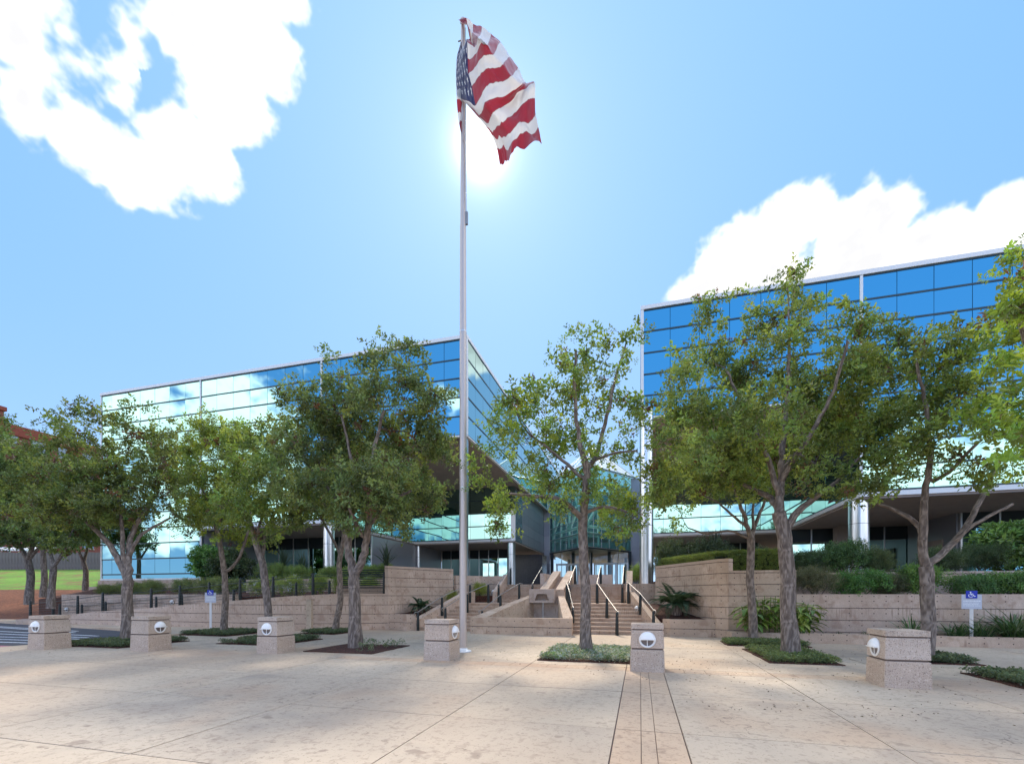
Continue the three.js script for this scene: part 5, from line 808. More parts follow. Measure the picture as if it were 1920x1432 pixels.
    limbs: [[[0, 0, 0, 0.16], [0.06, 1.03, -0.02, 0.14], [0.04, 1.79, -0.01, 0.14], [0.01, 2.28, 0, 0.14]], [[0.01, 2.28, 0, 0.1], [-0.14, 2.93, 0.16, 0.09], [-0.16, 3.91, 0.29, 0.07], [-0.1, 4.75, 0.39, 0.06], [-0.29, 5.94, 0.57, 0.04], [-0.54, 6.86, 0.76, 0.03]], [[0.01, 2.28, 0, 0.09], [0.42, 2.59, -0.22, 0.08], [0.98, 3.16, -0.47, 0.07], [1.55, 4.09, -0.73, 0.05], [2, 4.97, -0.96, 0.04]], [[-0.07, 3.07, 0.02, 0.06], [-0.22, 3.36, -0.01, 0.06], [-0.68, 3.67, 0.05, 0.04], [-1.08, 3.88, 0.09, 0.03], [-1.24, 4.28, 0.06, 0.02]], [[0.05, 4.22, -0.01, 0.05], [0.29, 4.47, 0.42, 0.04], [0.54, 4.93, 0.84, 0.03]], [[0.67, 2.94, -0.18, 0.04], [1.26, 3.38, -0.32, 0.04], [1.97, 3.76, -0.49, 0.03]]],
    clumps: [[-0.29, 7.94, -0.43, 0.6, 0.43], [-0.61, 7.2, 1.49, 0.57, 0.4], [0.71, 7.46, 0.2, 0.49, 0.43], [-1.09, 6.7, 0.74, 0.55, 0.49], [0.35, 7.14, -0.61, 0.8, 0.6], [0.44, 6.47, 0.68, 0.59, 0.53], [-0.84, 5.89, 0.53, 0.68, 0.52], [0.3, 5.91, 0.02, 0.76, 0.57], [1.67, 6.23, -1.04, 0.54, 0.54], [-0.94, 5.32, 0.02, 0.5, 0.52], [-0.79, 4.82, 1.19, 0.64, 0.44], [0.26, 4.83, 0.66, 0.6, 0.38], [-0.07, 4.85, -1.18, 0.64, 0.35], [-0.8, 4.11, 1.7, 0.33, 0.17], [1.03, 4.34, 0.26, 0.43, 0.19], [-1.38, 4, 0.81, 0.25, 0.17], [2.03, 4.65, -0.74, 0.39, 0.29]] },
  t9: { at: [7.50, 0.00, -10.60],
    limbs: [[[0, 0, 0, 0.2], [-0.07, 1.27, 0.02, 0.16], [-0.11, 2.22, 0.03, 0.15], [-0.18, 3.07, 0.05, 0.12]], [[-0.18, 3.07, 0.05, 0.09], [-0.38, 3.88, -0.1, 0.07], [-0.6, 4.53, -0.24, 0.05], [-0.84, 5.11, -0.37, 0.03]], [[-0.18, 3.07, 0.05, 0.09], [-0.32, 4, 0.15, 0.08], [-0.64, 5.11, 0.29, 0.06], [-1.05, 6.2, 0.46, 0.04], [-1.18, 6.91, 0.56, 0.02]], [[-0.14, 2.88, 0.04, 0.08], [-0.02, 3.9, 0.43, 0.06], [-0.25, 4.81, 0.92, 0.04]]],
    clumps: [[-0.37, 8.13, -0.75, 0.19, 0.23], [-1.85, 6.46, 1.51, 0.23, 0.23], [-1.84, 6.14, 1.27, 0.3, 0.28], [-1.13, 6.53, 0.71, 0.36, 0.41], [-0.93, 6.51, -0.49, 0.33, 0.26], [-0.14, 6.5, -1.1, 0.54, 0.43], [-2.27, 5.23, 1.49, 0.22, 0.19], [-1.42, 5.31, 0.59, 0.46, 0.3], [-1.04, 5.32, -0.59, 0.34, 0.23], [-0.88, 4.96, -0.1, 0.49, 0.3], [-1.86, 4.26, 1.08, 0.35, 0.2], [-1.68, 3.98, 1.36, 0.32, 0.24], [0.11, 6.12, -0.84, 0.62, 0.73], [-0.16, 6.95, -0.09, 0.68, 0.68], [0.12, 5.6, 0.24, 0.74, 0.74], [0.73, 4.8, -0.81, 0.81, 0.71], [0.2, 4.66, -0.86, 0.52, 0.52]] },
  tA: { at: [-34.47, 1.10, -18.46],
    limbs: [[[0, 0, 0, 0.2], [0.06, 1.59, -0.02, 0.18], [-0.06, 2.53, 0.02, 0.17]], [[-0.06, 2.53, 0.02, 0.12], [-1.19, 3.52, -0.16, 0.1], [-2.43, 4.86, -0.31, 0.06]], [[-0.06, 2.53, 0.02, 0.12], [1.09, 4.01, 0.32, 0.1], [1.71, 6.02, 0.78, 0.06]], [[-0.06, 2.53, 0.02, 0.1], [1.67, 3.87, 0.03, 0.06], [2.84, 5.17, 0.2, 0.04]]],
    clumps: [[-2.69, 10.41, -0.2, 0.71, 0.77], [-1.78, 8.88, 0.14, 1.42, 1.26], [0.49, 8.01, 0.36, 1.38, 1.17], [-1.57, 6.68, 0, 1.9, 1.58], [0.36, 6.66, -0.45, 1.58, 1.42], [-1.2, 4.66, 0.66, 1.85, 1.39], [1.11, 4.45, 0.45, 1.82, 1.06], [0.3, 3.52, 0.85, 1.36, 0.54]] },
  tB: { at: [-30.16, 0.95, -17.06],
    limbs: [[[0, 0, 0, 0.17], [0.05, 1.36, -0.02, 0.15], [0.14, 2.15, -0.04, 0.15]], [[0.14, 2.15, -0.04, 0.1], [-0.66, 3.1, -0.3, 0.09], [-1.43, 4.18, -0.57, 0.06]], [[0.14, 2.15, -0.04, 0.1], [0.77, 2.91, -0.09, 0.07], [1.24, 3.74, -0.1, 0.05]]],
    clumps: [[-1.4, 4.5, -0.79, 1.48, 1.04], [0.01, 4.49, -1.07, 1.48, 1.12], [-0.01, 3.71, 0.45, 1.25, 0.61], [1.59, 3.27, 0.23, 1.1, 0.44], [1.71, 4.81, -0.78, 1.15, 1], [0.56, 5.46, -0.14, 1.27, 0.85]] },
  tD: { at: [-42.86, 1.98, -26.51],
    limbs: [[[0, 0, 0, 0.2], [0, 1.33, 0, 0.18], [-0.16, 2.18, 0.05, 0.17]], [[-0.16, 2.18, 0.05, 0.12], [-0.31, 3.02, 0.25, 0.09], [-0.45, 4.07, 0.45, 0.06]], [[-0.16, 2.18, 0.05, 0.12], [-0.37, 3.29, -0.34, 0.1], [-0.73, 4.65, -0.68, 0.06]]],
    clumps: [[-1.16, 5.27, -0.34, 1.31, 1.22], [1.14, 5.53, 0.16, 1.35, 1.18], [1.01, 4.02, 0.44, 1.68, 0.67], [-0.75, 4.29, 0.46, 1.06, 0.76], [0.49, 4.38, -0.63, 0.95, 0.78]] },
  tE: { at: [-39.89, 1.49, -22.15],
    limbs: [[[0, 0, 0, 0.2], [0.04, 1.41, -0.01, 0.17], [-0.04, 2.89, 0.01, 0.15], [-0.21, 4.74, 0.06, 0.1]], [[-0.04, 2.89, 0.01, 0.08], [0.95, 4.32, 0.12, 0.06]]],
    clumps: [[-1.45, 6.02, -0.62, 1.53, 1.53], [-1.39, 4.95, 0.15, 1.49, 1.12], [0.64, 4.35, -0.06, 1.29, 0.92]] },
};
const plazaTrees = 'shade trees on the plaza', lawnTrees = 'trees on the bank beside the car park';
growTree('shade_tree', 'large spreading dark tree with forked trunk left, beside the car park', plazaTrees, TREES.tL, { seed: 1, col: [0.066, 0.098, 0.026], rust: 0.04 });
growTree('shade_tree', 'slim yellow-green tree in front of the ramp wall parking sign', plazaTrees, TREES.t2, { seed: 2, col: [0.11, 0.155, 0.03] });
growTree('shade_tree', 'leaning tree behind the bollard with the forward-facing lamp, left', plazaTrees, TREES.t3, { seed: 3, col: [0.085, 0.13, 0.03] });
growTree('shade_tree', 'thin-trunked tree against the ramp wall, behind the big left-centre tree', plazaTrees, TREES.t4, { seed: 4, col: [0.07, 0.11, 0.03] });
growTree('shade_tree', 'big full tree with pale forked trunk standing in a mulched bed', plazaTrees, TREES.t5, { seed: 5, col: [0.07, 0.105, 0.038], density: 16 });
growTree('shade_tree', 'open airy tree with single trunk in front of the fountain stairs', plazaTrees, TREES.tC, { seed: 6, col: [0.085, 0.135, 0.028], density: 26, per: 4 });
growTree('shade_tree', 'smaller tree with bare forked limbs in front of the strap-leaved plant', plazaTrees, TREES.t6, { seed: 7, col: [0.09, 0.135, 0.035], density: 12 });
growTree('shade_tree', 'largest tree, thick trunk and broad crown before the right block', plazaTrees, TREES.t7, { seed: 8, col: [0.085, 0.128, 0.034], density: 22 });
growTree('shade_tree', 'tree with low forked trunk behind the nearest bollard at right', plazaTrees, TREES.t8, { seed: 9, col: [0.08, 0.12, 0.028], density: 24 });
growTree('shade_tree', 'bright yellow-green tree reaching in from the right edge', plazaTrees, TREES.t9, { seed: 10, col: [0.10, 0.16, 0.025], density: 26, leaf: 'big', scale: 0.8 });
growTree('bank_tree', 'dark trunked tree at the left frame edge on the bark bank', lawnTrees, TREES.tA, { seed: 11, col: [0.055, 0.09, 0.025], density: 7, scale: 1.5, step: 0.3 });
growTree('bank_tree', 'forked pale-trunked tree on the bark bank behind the leftmost bollard', lawnTrees, TREES.tB, { seed: 12, col: [0.065, 0.10, 0.025], density: 8, scale: 1.4, step: 0.3 });
growTree('bank_tree', 'small many-stemmed tree on the lawn beside the left building', lawnTrees, TREES.tD, { seed: 13, col: [0.06, 0.095, 0.025], density: 7, scale: 1.5, step: 0.3 });
growTree('bank_tree', 'straight thin tree on the lawn between the two bank trees', lawnTrees, TREES.tE, { seed: 14, col: [0.06, 0.095, 0.025], density: 7, scale: 1.5, step: 0.3 });

// ------------------------------------------------------------------ shrubs, hedge, ground cover
function shrub(name, label, group, x, y, z, w, h, kind, col, n, o = {}) {
  const r = mulberry(Math.round((x * 31 + z * 17) * 100) + 7), t = thing(name, label, 'shrub', [x, y, z], group), ks = SPRIG[kind], ms = [], cs = [], lobes = [];
  for (let i = 0; i < 6; i++) lobes.push(V((r() - 0.5) * w * 0.62, h * (0.35 + r() * 0.34), (r() - 0.5) * w * 0.62 * (o.depth ?? 1)));
  for (let i = 0; i < n; i++) {
    const c = lobes[i % 6], d = V(r() - 0.5, r() - 0.34, r() - 0.5).normalize(), k = Math.pow(r(), 0.45), p = c.clone().addScaledVector(d, k * Math.min(w, h) * 0.40); if (p.y < 0.02) p.y = 0.02 + r() * 0.1;
    ms.push(placed(p, d.add(V(0, 0.7, 0)).normalize(), (o.scale ?? 1) * (0.8 + r() * 0.5), r())); cs.push(tint(o.flower && r() < o.flower ? [0.75, 0.74, 0.78] : [col[0] * 2.3, col[1] * 1.9, col[2] * 1.5], r, 0.4));
  }
  for (let i = 0; i < 7; i++) part(t, 'stem', bar([(r() - 0.5) * w * 0.25, -0.05, (r() - 0.5) * w * 0.25], lobes[i % 6].toArray(), 0.012, 5), M.twig);
  stuffPart(t, 'foliage', ks[0], leafMat, ms, cs);
}
{
  const g1 = 'shrubs on the lower right planting bed', g2 = 'shrubs on the upper right planting bed', g3 = 'shrubs in the left planting terrace', r = mulberry(44);
  // right, lower bed
  [[6.2, 1.2, 0.75, 'fine', [0.09, 0.11, 0.06], 'grey-green feathery shrub at the left end of the right lower bed'], [7.55, 1.3, 0.75, 'shrub', [0.05, 0.14, 0.03], 'bright green shrub spilling over the right wall'], [8.6, 0.8, 0.62, 'fine', [0.06, 0.08, 0.04], 'dull thin shrub between two green ones on the right wall'], [9.5, 1.2, 0.85, 'shrub', [0.07, 0.15, 0.03], 'tall light green shrub left of the low-forked tree'], [10.9, 1.1, 0.6, 'shrub', [0.045, 0.115, 0.03], 'low shrub directly behind the low-forked tree'], [12.0, 1.3, 0.7, 'shrub', [0.06, 0.14, 0.03], 'rounded shrub just right of the low-forked tree'], [13.1, 1.2, 0.55, 'shrub', [0.05, 0.125, 0.03], 'low shrub above the right parking sign'], [14.3, 1.1, 0.6, 'fine', [0.07, 0.11, 0.04], 'wispy shrub right of the parking sign on the wall'], [15.4, 1.2, 0.75, 'shrub', [0.05, 0.13, 0.035], 'shrub on the right wall near the frame edge'], [16.7, 1.3, 0.7, 'shrub', [0.05, 0.12, 0.03], 'last shrub on the right wall at the frame edge']]
    .forEach(([x, w, h, k, c, l]) => shrub('shrub', l, g1, x, 1.5, -19.25, w * 1.15, h * 1.15, k, c, k === 'fine' ? 620 : 800, { scale: 1.15 }));
  // right, upper bed
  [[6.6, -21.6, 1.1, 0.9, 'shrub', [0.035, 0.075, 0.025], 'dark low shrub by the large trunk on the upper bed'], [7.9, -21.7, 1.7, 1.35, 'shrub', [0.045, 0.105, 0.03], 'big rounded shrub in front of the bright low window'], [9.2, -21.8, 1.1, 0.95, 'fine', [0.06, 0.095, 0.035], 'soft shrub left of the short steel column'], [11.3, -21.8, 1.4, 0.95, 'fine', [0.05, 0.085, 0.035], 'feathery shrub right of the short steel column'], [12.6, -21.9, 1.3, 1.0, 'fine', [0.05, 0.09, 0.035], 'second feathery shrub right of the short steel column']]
    .forEach(([x, z, w, h, k, c, l]) => shrub('shrub', l, g2, x, 2.34, z, w, h, k, c, k === 'fine' ? 800 : 1100, { scale: 1.15 }));
  [[13.9, -22.2, 1.9, 1.9, 'broad-leaved bush behind the low-forked tree'], [15.4, -22.0, 2.3, 2.3, 'tall broad-leaved bush left of the right frame edge'], [17.1, -22.0, 2.4, 2.5, 'tallest broad-leaved bush at the right frame edge'], [19.0, -22.6, 2.2, 2.0, 'broad-leaved bush just outside the right frame edge']]
    .forEach(([x, z, w, h, l]) => shrub('broadleaf_bush', l, 'broad-leaved bushes before the right block', x, 2.3, z, w, h, 'broad', [0.08, 0.16, 0.035], 760));
  // dark growth behind the hedge
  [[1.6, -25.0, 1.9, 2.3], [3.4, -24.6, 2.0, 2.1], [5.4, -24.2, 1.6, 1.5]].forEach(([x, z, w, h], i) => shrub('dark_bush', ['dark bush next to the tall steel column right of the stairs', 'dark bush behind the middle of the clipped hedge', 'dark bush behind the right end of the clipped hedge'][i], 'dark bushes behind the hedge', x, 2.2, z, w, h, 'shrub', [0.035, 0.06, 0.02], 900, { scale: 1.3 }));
  shrub('shrub', 'small bright shrub between the stairs and the tall steel column', null, -0.15, 2.1, -24.95, 0.9, 1.1, 'shrub', [0.09, 0.16, 0.03], 420);
  // left terrace
  [[-31, -20.4, 1.4, 0.6], [-29.2, -20.6, 1.4, 0.7], [-27.2, -20.3, 1.6, 0.8], [-25.3, -20.4, 1.7, 0.9], [-23.4, -20.4, 1.7, 1.0], [-21.6, -20.3, 1.6, 0.9]].forEach(([x, z, w, h], i) => shrub('shrub', ['low shrub at the left end of the wall behind the ramp', 'second low shrub above the wall behind the ramp', 'trailing shrub above the wall lamp behind the ramp', 'loose grey-green shrub left of the ramp parking sign', 'loose shrub straight behind the ramp parking sign', 'loose shrub right of the ramp parking sign'][i], g3, x, 1.5, z, w, h, i % 2 ? 'shrub' : 'fine', [0.10, 0.145, 0.045], 560));
  [[-19.6, -20.6, 1.6, 1.0, 0.08], [-18.0, -20.5, 1.6, 1.0, 0.10], [-16.3, -20.5, 1.6, 0.95, 0], [-14.8, -20.7, 1.5, 0.95, 0], [-13.4, -21.0, 1.4, 0.9, 0], [-12.0, -21.4, 1.4, 0.9, 0]].forEach(([x, z, w, h, f], i) => shrub('shrub', ['white-flowered shrub behind the slim yellow-green tree', 'white-flowered shrub behind the leaning tree', 'bright green shrub behind the ramp railing, right of the leaning tree', 'bright green shrub behind the railing left of the thin trunk', 'bright green shrub behind the railing at the thin trunk', 'bright green shrub beside the slatted railing'][i], g3, x, 1.5, z, w, h, 'shrub', [0.13, 0.20, 0.035], 620, { flower: f }));
  [[-22.5, -24.3, 2.0, 1.3], [-20.6, -24.4, 1.8, 1.2], [-18.6, -24.3, 1.7, 1.0], [-16.8, -24.4, 1.6, 1.2], [-15.2, -24.4, 1.6, 1.25]].forEach(([x, z, w, h], i) => shrub('shrub', ['leafy shrub in the left planter, left of the fan palm', 'leafy shrub in the left planter under the fan palm', 'leafy shrub before the left steel column', 'bright mounded shrub right of the left steel column', 'bright mounded shrub behind the thin trunk'][i], g3, x, 2.2, z, w, h, 'shrub', [0.105, 0.17, 0.04], 700, { scale: 1.15 }));
  shrub('broadleaf_bush', 'glossy broad-leaved bush at the end of the mirror glass wall', null, -28.4, 2.15, -24.6, 2.2, 2.9, 'broad', [0.06, 0.15, 0.03], 620);
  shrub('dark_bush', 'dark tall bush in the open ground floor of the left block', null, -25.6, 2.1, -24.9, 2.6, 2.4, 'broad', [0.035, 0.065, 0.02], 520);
  shrub('shrub', 'small bright plant beside the upper left stairs', null, -8.25, 1.5, -23.1, 0.8, 0.62, 'fine', [0.14, 0.19, 0.03], 260);
  shrub('shrub', 'small plant between the left cheek wall and the tall wall', null, -9.05, 1.05, -21.5, 0.6, 0.55, 'fine', [0.12, 0.16, 0.03], 200);
  for (const [x, z, w, i] of [[-33.6, -24.0, 1.6, 0], [-35.4, -24.4, 1.5, 1]]) shrub('shrub', ['low green plant at the foot of the mirror glass wall', 'low green plant at the left building corner'][i], g3, x, 1.6, z, w, 0.7, 'fine', [0.07, 0.13, 0.03], 380);
  // clipped hedge
  const h = thing('hedge', 'clipped box hedge above the angled wall on the right', 'hedge', [0, 2.3, 0]), ms = [], cs = [], path = [[1.3, -23.2], [3.25, -19.75], [5.2, -19.55]];
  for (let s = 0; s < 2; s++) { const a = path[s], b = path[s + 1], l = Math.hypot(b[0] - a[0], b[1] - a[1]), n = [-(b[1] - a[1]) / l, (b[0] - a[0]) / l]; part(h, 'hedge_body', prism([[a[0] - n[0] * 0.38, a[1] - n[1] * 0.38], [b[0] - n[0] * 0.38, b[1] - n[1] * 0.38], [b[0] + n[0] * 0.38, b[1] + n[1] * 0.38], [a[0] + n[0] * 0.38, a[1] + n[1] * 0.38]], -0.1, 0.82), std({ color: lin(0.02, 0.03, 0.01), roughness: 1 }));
    for (let i = 0; i < 2600 * l / 3; i++) { const u = r(), f = r(); let q, y, d; if (f < 0.42) { q = (r() - 0.5) * 0.95; y = 0.90; d = V(0, 1, 0); } else { const sd = r() < 0.7 ? 1 : -1; q = sd * 0.45; y = r() * 0.92; d = V(n[0] * sd, 0.25, n[1] * sd); }
      ms.push(placed(V(lerp(a[0], b[0], u) + n[0] * q, y + (r() - 0.5) * 0.05, lerp(a[1], b[1], u) + n[1] * q), d.add(V(r() - 0.5, r() - 0.5, r() - 0.5)).normalize(), 0.55 + r() * 0.3, r())); cs.push(tint([0.20, 0.25, 0.03], r, 0.45)); } }
  for (let i = 0; i < 420; i++) { ms.push(placed(V(5.22 + r() * 0.06, r() * 0.92, -19.55 + (r() - 0.5) * 0.9), V(1, 0.3, r() - 0.5).normalize(), 0.6, r())); cs.push(tint([0.13, 0.175, 0.02], r, 0.45)); }
  stuffPart(h, 'hedge_leaves', SPRIG.shrub[0], leafMat, ms, cs);
  // planting beds in the paving
  [[-9.15, -6.95, -13.05, -10.95, 'mulch', 'mulched square bed around the big pale-trunked tree'], [-2.42, -0.2, -13.6, -11.0, 'silver', 'bed of silvery ground cover around the open airy tree'], [2.92, 4.45, -14.9, -12.0, 'green', 'square bed of clipped ground cover under the largest tree'], [2.65, 5.0, -17.1, -15.8, 'green', 'strip of ground cover under the bare-limbed smaller tree'], [5.9, 7.5, -14.4, -12.85, 'dark', 'bed of ground cover behind the nearest bollard'], [6.3, 8.4, -11.5, -9.6, 'dark', 'bed of ground cover at the right frame edge'], [-13.3, -11.0, -14.2, -11.9, 'dark', 'bed of ground cover around the leaning tree'], [-17.4, -15.0, -12.4, -10.1, 'dark', 'bed of dark ground cover around the large left tree'], [-17.7, -15.3, -16.1, -14.1, 'dark', 'bed of ground cover around the slim tree by the ramp'], [-13.5, -11.8, -17.5, -15.9, 'dark', 'bed of ground cover around the thin-trunked tree']]
    .forEach(([x0, x1, z0, z1, kind, label], bi) => {
      const o = thing('planting_bed', label, 'planting bed', [0, 0, 0], 'square planting beds in the paving'), e = [], N = 9, j = () => (r() - 0.5) * 0.05;
      for (let k = 0; k < N; k++) e.push([lerp(x0, x1, k / N), z1 + j()]); for (let k = 0; k < N; k++) e.push([x1 + j(), lerp(z1, z0, k / N)]); for (let k = 0; k < N; k++) e.push([lerp(x1, x0, k / N), z0 + j()]); for (let k = 0; k < N; k++) e.push([x0 + j(), lerp(z0, z1, k / N)]);
      part(o, 'soil', prism(e, -0.01, 0.022), M.mulch);
      const m = [], c = [], A = (x1 - x0) * (z1 - z0), n = Math.round(A * (kind === 'mulch' ? 60 : 520));
      for (let k = 0; k < n; k++) { const x = x0 + 0.06 + r() * (x1 - x0 - 0.12), z = z0 + 0.06 + r() * (z1 - z0 - 0.12), q = fbm3(x * 1.3, 3, z * 1.3, 3); if (kind === 'mulch' ? (x < (x0 + x1) / 2 - 0.1 ? q < 0.62 : q < 0.42) : q < (kind === 'dark' ? 0.33 : 0.27)) continue;
        m.push(placed(V(x, 0.02 + r() * (kind === 'mulch' ? 0.16 : 0.085), z), V(r() - 0.5, 1.1, r() - 0.5).normalize(), 0.9 + r() * 0.7, r())); c.push(tint(kind === 'silver' ? (r() < 0.62 ? [0.42, 0.45, 0.33] : [0.20, 0.28, 0.09]) : kind === 'green' ? [0.17, 0.22, 0.06] : kind === 'mulch' ? [0.18, 0.24, 0.09] : [0.14, 0.18, 0.065], r, 0.4)); }
      stuffPart(o, 'ground_cover', SPRIG.ground[0], leafMat, m, c);
    });
}
// ------------------------------------------------------------------ palms and long-leaved plants
function blade(len, w, droop, seg = 6, fold = 0.3) {                        // an arching leaf along +z, rising then falling
  const pos = []; let prev; for (let i = 0; i <= seg; i++) { const t = i / seg, a = 0.9 - droop * t, y = len * (Math.sin(0.9) * t - droop * t * t * 0.5), z = len * t * Math.cos(Math.min(1.2, a * 0.6)), ww = w * Math.sin(Math.PI * Math.min(0.97, 0.12 + t * 0.86)) * 0.5; const cur = [V(-ww, y + ww * fold, z), V(0, y, z), V(ww, y + ww * fold, z)]; if (prev) for (const [p, q] of [[0, 1], [1, 2]]) for (const v of [prev[p], prev[q], cur[q], prev[p], cur[q], cur[p]]) pos.push(v.x, v.y, v.z); prev = cur; }
  return geoOf(pos);
}
function frond(len, droop, seed, up) {                                      // a sago frond: rib with two rows of stiff leaflets
  const r = mulberry(seed), pos = [], at = (t) => V(0, len * (up * t - droop * t * t), len * t * 0.92);
  for (let i = 0; i < 34; i++) { const t = 0.08 + 0.9 * i / 34, p = at(t), l = 0.24 * len * Math.sin(Math.PI * Math.min(0.96, 0.18 + t * 0.8)); for (const s of [-1, 1]) leafTris(pos, p, V(s * 0.86, 0.28, 0.42).normalize(), V(0, 1, 0.2), l * (0.9 + r() * 0.2), 0.018 + 0.01 * len, 0.1); }
  for (let i = 0; i < 8; i++) { const a = at(i / 8), b = at((i + 1) / 8), w = 0.012 * (1 - i / 10); for (const v of [V(a.x - w, a.y, a.z), V(a.x + w, a.y, a.z), V(b.x + w, b.y, b.z), V(a.x - w, a.y, a.z), V(b.x + w, b.y, b.z), V(b.x - w, b.y, b.z)]) pos.push(v.x, v.y, v.z); }
  return geoOf(pos);
}
const plantMat = (c, tr = 0.25) => new THREE.MeshPhysicalMaterial({ color: lin(...c), roughness: 0.55, transmission: tr, thickness: 0, side: THREE.DoubleSide });
function sago(label, x, y, z, R, trunkH) {
  const o = thing('sago_palm', label, 'palm', [x, y, z], 'sago palms beside the stairs'), r = mulberry(Math.round(x * 100)), gs = [frond(R, 0.75, 1, 0.75), frond(R, 0.5, 2, 0.85), frond(R * 0.95, 1.0, 3, 0.65)], ms = [[0.035, 0.075, 0.03], [0.045, 0.095, 0.035], [0.06, 0.12, 0.045]].map((c) => plantMat(c, 0.12));
  part(o, 'trunk', new THREE.LatheGeometry([[0, -0.05], [0.14, -0.05], [0.17, trunkH * 0.4], [0.15, trunkH * 0.8], [0.08, trunkH + 0.05], [0, trunkH + 0.08]].map((p) => new THREE.Vector2(p[0] * R, p[1])), 12), M.bark);
  for (let i = 0; i < 34; i++) { const f = part(o, 'frond', gs[i % 3], ms[Math.floor(r() * 3)]); f.position.y = trunkH; f.rotation.set(lerp(0.35, -0.55, i / 34) + (r() - 0.5) * 0.2, i * 2.4 + r() * 0.3, 0, 'YXZ'); }
}
sago('sago palm with long arching fronds in the right planter', 1.45, 0.62, -20.0, 1.25, 0.55);
sago('smaller sago palm in the planter left of the stairs', -9.95, 0.66, -19.75, 0.72, 0.32);
function clump(name, label, cat, group, x, y, z, n, lens, w, droop, cols, spread, tilt = 0.9) {
  const o = thing(name, label, cat, [x, y, z], group), r = mulberry(Math.round(x * 77 + z * 13) + 400), gs = lens.map((l, i) => blade(l, w, droop * (0.8 + i * 0.25))), ms = cols.map((c) => plantMat(c));
  for (let i = 0; i < n; i++) { const f = part(o, 'leaf', gs[i % gs.length], ms[Math.floor(r() * ms.length)]), a = r() * 6.283, q = Math.sqrt(r()) * spread; f.position.set(Math.cos(a) * q, -0.03, Math.sin(a) * q); f.rotation.set(-tilt * (0.25 + r() * 0.75) + 0.35, i * 2.4 + r(), 0, 'YXZ'); f.scale.setScalar(0.75 + r() * 0.45); }
}
const ginger = [[0.22, 0.34, 0.025], [0.32, 0.42, 0.035], [0.14, 0.26, 0.025], [0.40, 0.46, 0.08]];
{ // ginger: upright canes with leaves set along them
  const o = thing('ginger_plant', 'bright green strap-leaved ginger clump behind the two right trunks', 'plant', [4.55, 0.22, -17.95]), r = mulberry(901), gs = [blade(0.52, 0.13, 1.1), blade(0.44, 0.12, 0.9)], ms = ginger.map((c) => plantMat(c, 0.4));
  for (let k = 0; k < 38; k++) { const x = (r() - 0.5) * 1.9, z = (r() - 0.5) * 0.6, hh = (1.0 + r() * 0.55) * (1 - Math.abs(x) * 0.35), lx = x * 0.28 + (r() - 0.5) * 0.2, lz = (r() - 0.3) * 0.45; part(o, 'cane', bar([x, -0.05, z], [x + lx, hh, z + lz], 0.012, 5), ms[2]);
    for (let i = 0; i < 9; i++) { const t = 0.28 + 0.72 * i / 9, f = part(o, 'leaf', gs[i % 2], ms[Math.floor(r() * 4)]); f.position.set(x + lx * t, hh * t, z + lz * t); f.rotation.set(0.35 + r() * 0.35, (i % 2) * Math.PI + k * 1.3 + (r() - 0.5) * 0.9, 0, 'YXZ'); f.scale.setScalar(0.8 + r() * 0.45); } }
}
const lily = [[0.07, 0.15, 0.035], [0.09, 0.19, 0.04], [0.05, 0.11, 0.03], [0.17, 0.22, 0.09]], lg = 'grassy clumps along the right wall';
clump('grass_clump', 'small upright grass clump right of the low-forked trunk', 'plant', lg, 8.55, 0.22, -17.95, 40, [0.7, 0.85], 0.036, 0.5, lily, 0.12);
clump('grass_clump', 'low arching grass clump left of the parking sign post', 'plant', lg, 9.75, 0.22, -17.95, 80, [0.6, 0.7], 0.036, 0.85, lily, 0.2);
clump('grass_clump', 'grass clump touching the parking sign post on its right', 'plant', lg, 10.35, 0.22, -17.95, 90, [0.65, 0.8], 0.036, 0.8, lily, 0.22);
clump('grass_clump', 'large fountain-like grass clump right of the parking sign', 'plant', lg, 11.25, 0.22, -17.95, 180, [0.95, 1.15, 1.05], 0.042, 0.65, lily, 0.3);
clump('grass_clump', 'large grass clump at the right frame edge by the wall', 'plant', lg, 12.3, 0.22, -17.95, 150, [0.85, 1.05], 0.042, 0.65, lily, 0.3);
const weeds = 'weeds at the foot of the right wall';
[[6.6, 0.2], [7.4, 0.26], [8.0, 0.18]].forEach(([x, l], i) => clump('weed', ['leftmost small weed in the kerb planter', 'middle small weed in the kerb planter', 'weed just left of the low-forked trunk'][i], 'plant', weeds, x, 0.22, -18.3, 12, [l, l * 1.3], 0.02, 0.9, [[0.09, 0.15, 0.04], [0.06, 0.12, 0.03]], 0.12));
const fan = [[0.06, 0.095, 0.04], [0.09, 0.13, 0.06], [0.04, 0.07, 0.03]], fg = 'spiky fan palms near the buildings';
clump('fan_palm', 'spiky fan palm in front of the left dark ground floor', 'palm', fg, -22.4, 3.4, -25.0, 60, [0.9, 1.15], 0.05, 0.5, fan, 0.08, 1.7);
clump('fan_palm', 'spiky palm just left of the left steel column', 'palm', fg, -20.9, 3.2, -25.0, 44, [0.8, 1.05], 0.05, 0.4, fan, 0.08, 1.6);
clump('fan_palm', 'drooping palm between the pale trunk and the tall wall', 'palm', fg, -14.3, 3.3, -24.0, 70, [1.0, 1.3], 0.045, 0.9, fan, 0.1, 1.6);
clump('fan_palm', 'dark spiky palm behind the clipped hedge', 'palm', fg, 3.6, 3.6, -25.0, 50, [0.9, 1.15], 0.05, 0.5, [[0.03, 0.045, 0.02], [0.045, 0.065, 0.03]], 0.08, 1.7);
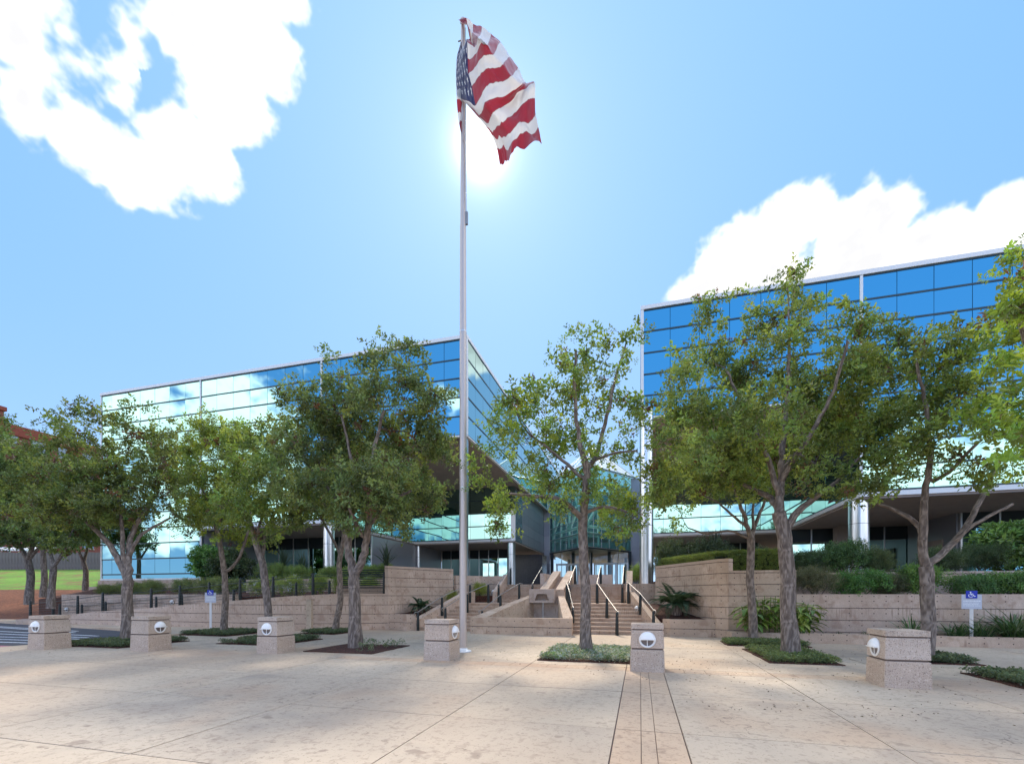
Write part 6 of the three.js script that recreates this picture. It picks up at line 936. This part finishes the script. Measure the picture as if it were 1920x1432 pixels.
for (const [x, y, z, l] of [[-22.4, 2.1, -25, 1.35], [-20.9, 2.1, -25, 1.15], [-14.3, 2.0, -24, 1.35], [3.6, 2.2, -25, 1.45]]) { const p = scene.children.find((c) => c.name.startsWith('fan_palm') && Math.abs(c.position.x - x) < 0.01); part(p, 'trunk', new THREE.CylinderGeometry(0.09, 0.12, l, 10).translate(0, -l / 2, 0), M.bark); }

// ------------------------------------------------------------------ small things: wall lamps, litter of leaves
for (const [x, y, z, turn, label] of [[-32.2, 0.75, -18.98, 0, 'white hooded lamp at the left end of the wall behind the ramp'], [-24.2, 1.2, -18.98, 0, 'white hooded lamp in the middle of the wall behind the ramp'], [-7.62, 1.75, -23.78, 0.2, 'white hooded lamp on the low wall beside the upper left stairs'], [-0.1, 1.0, -20.62, -1.2, 'white hooded lamp on the right cheek wall']]) {
  const o = thing('wall_lamp', label, 'lamp', [x, y, z], 'white hooded wall lamps'); o.rotation.y = turn;
  const put = (n, g, m, px, py, pz) => part(o, n, g, m).position.set(px, py, pz - 0.32);
  put('lamp_ring', boll.ring, M.lampWhite, 0, 0, 0.345); put('lamp_hood', boll.hood, M.lampWhite, 0, 0.004, 0.33); put('lamp_lens', boll.lens, M.lens, 0, 0, 0.322);
}
{
  const r = mulberry(808), m = [], c = [], pos = []; leafTris(pos, V(0, 0, -0.025), V(0, 0, 1), V(0, 1, 0), 0.05, 0.024, 0.3); const g = geoOf(pos);
  for (let i = 0; i < 800; i++) { const q = r(), x = q < 0.62 ? 0.6 + r() * 7 : q < 0.8 ? -20 + r() * 20 : -6 + r() * 8, z = q < 0.62 ? -7 - Math.pow(r(), 1.3) * 9 : q < 0.8 ? -8.5 - r() * 7 : -9 - r() * 8; m.push(new THREE.Matrix4().compose(V(x, 0.006, z), new THREE.Quaternion().setFromEuler(new THREE.Euler((r() - 0.5) * 0.5, r() * 6.28, (r() - 0.5) * 0.5)), V(1, 1, 1).multiplyScalar(0.4 + r() * 0.6))); c.push(tint(r() < 0.7 ? [0.10, 0.065, 0.04] : [0.20, 0.14, 0.07], r, 0.4)); }
  const o = Shade(new THREE.InstancedMesh(g, std({ roughness: 0.9, side: THREE.DoubleSide }), m.length)); o.name = 'fallen_leaves'; m.forEach((q, i) => { o.setMatrixAt(i, q); o.setColorAt(i, c[i]); }); o.userData = { kind: 'stuff', label: 'small dry leaves scattered over the plaza', category: 'leaves' }; scene.add(o);
}
renderer.render(scene, camera);
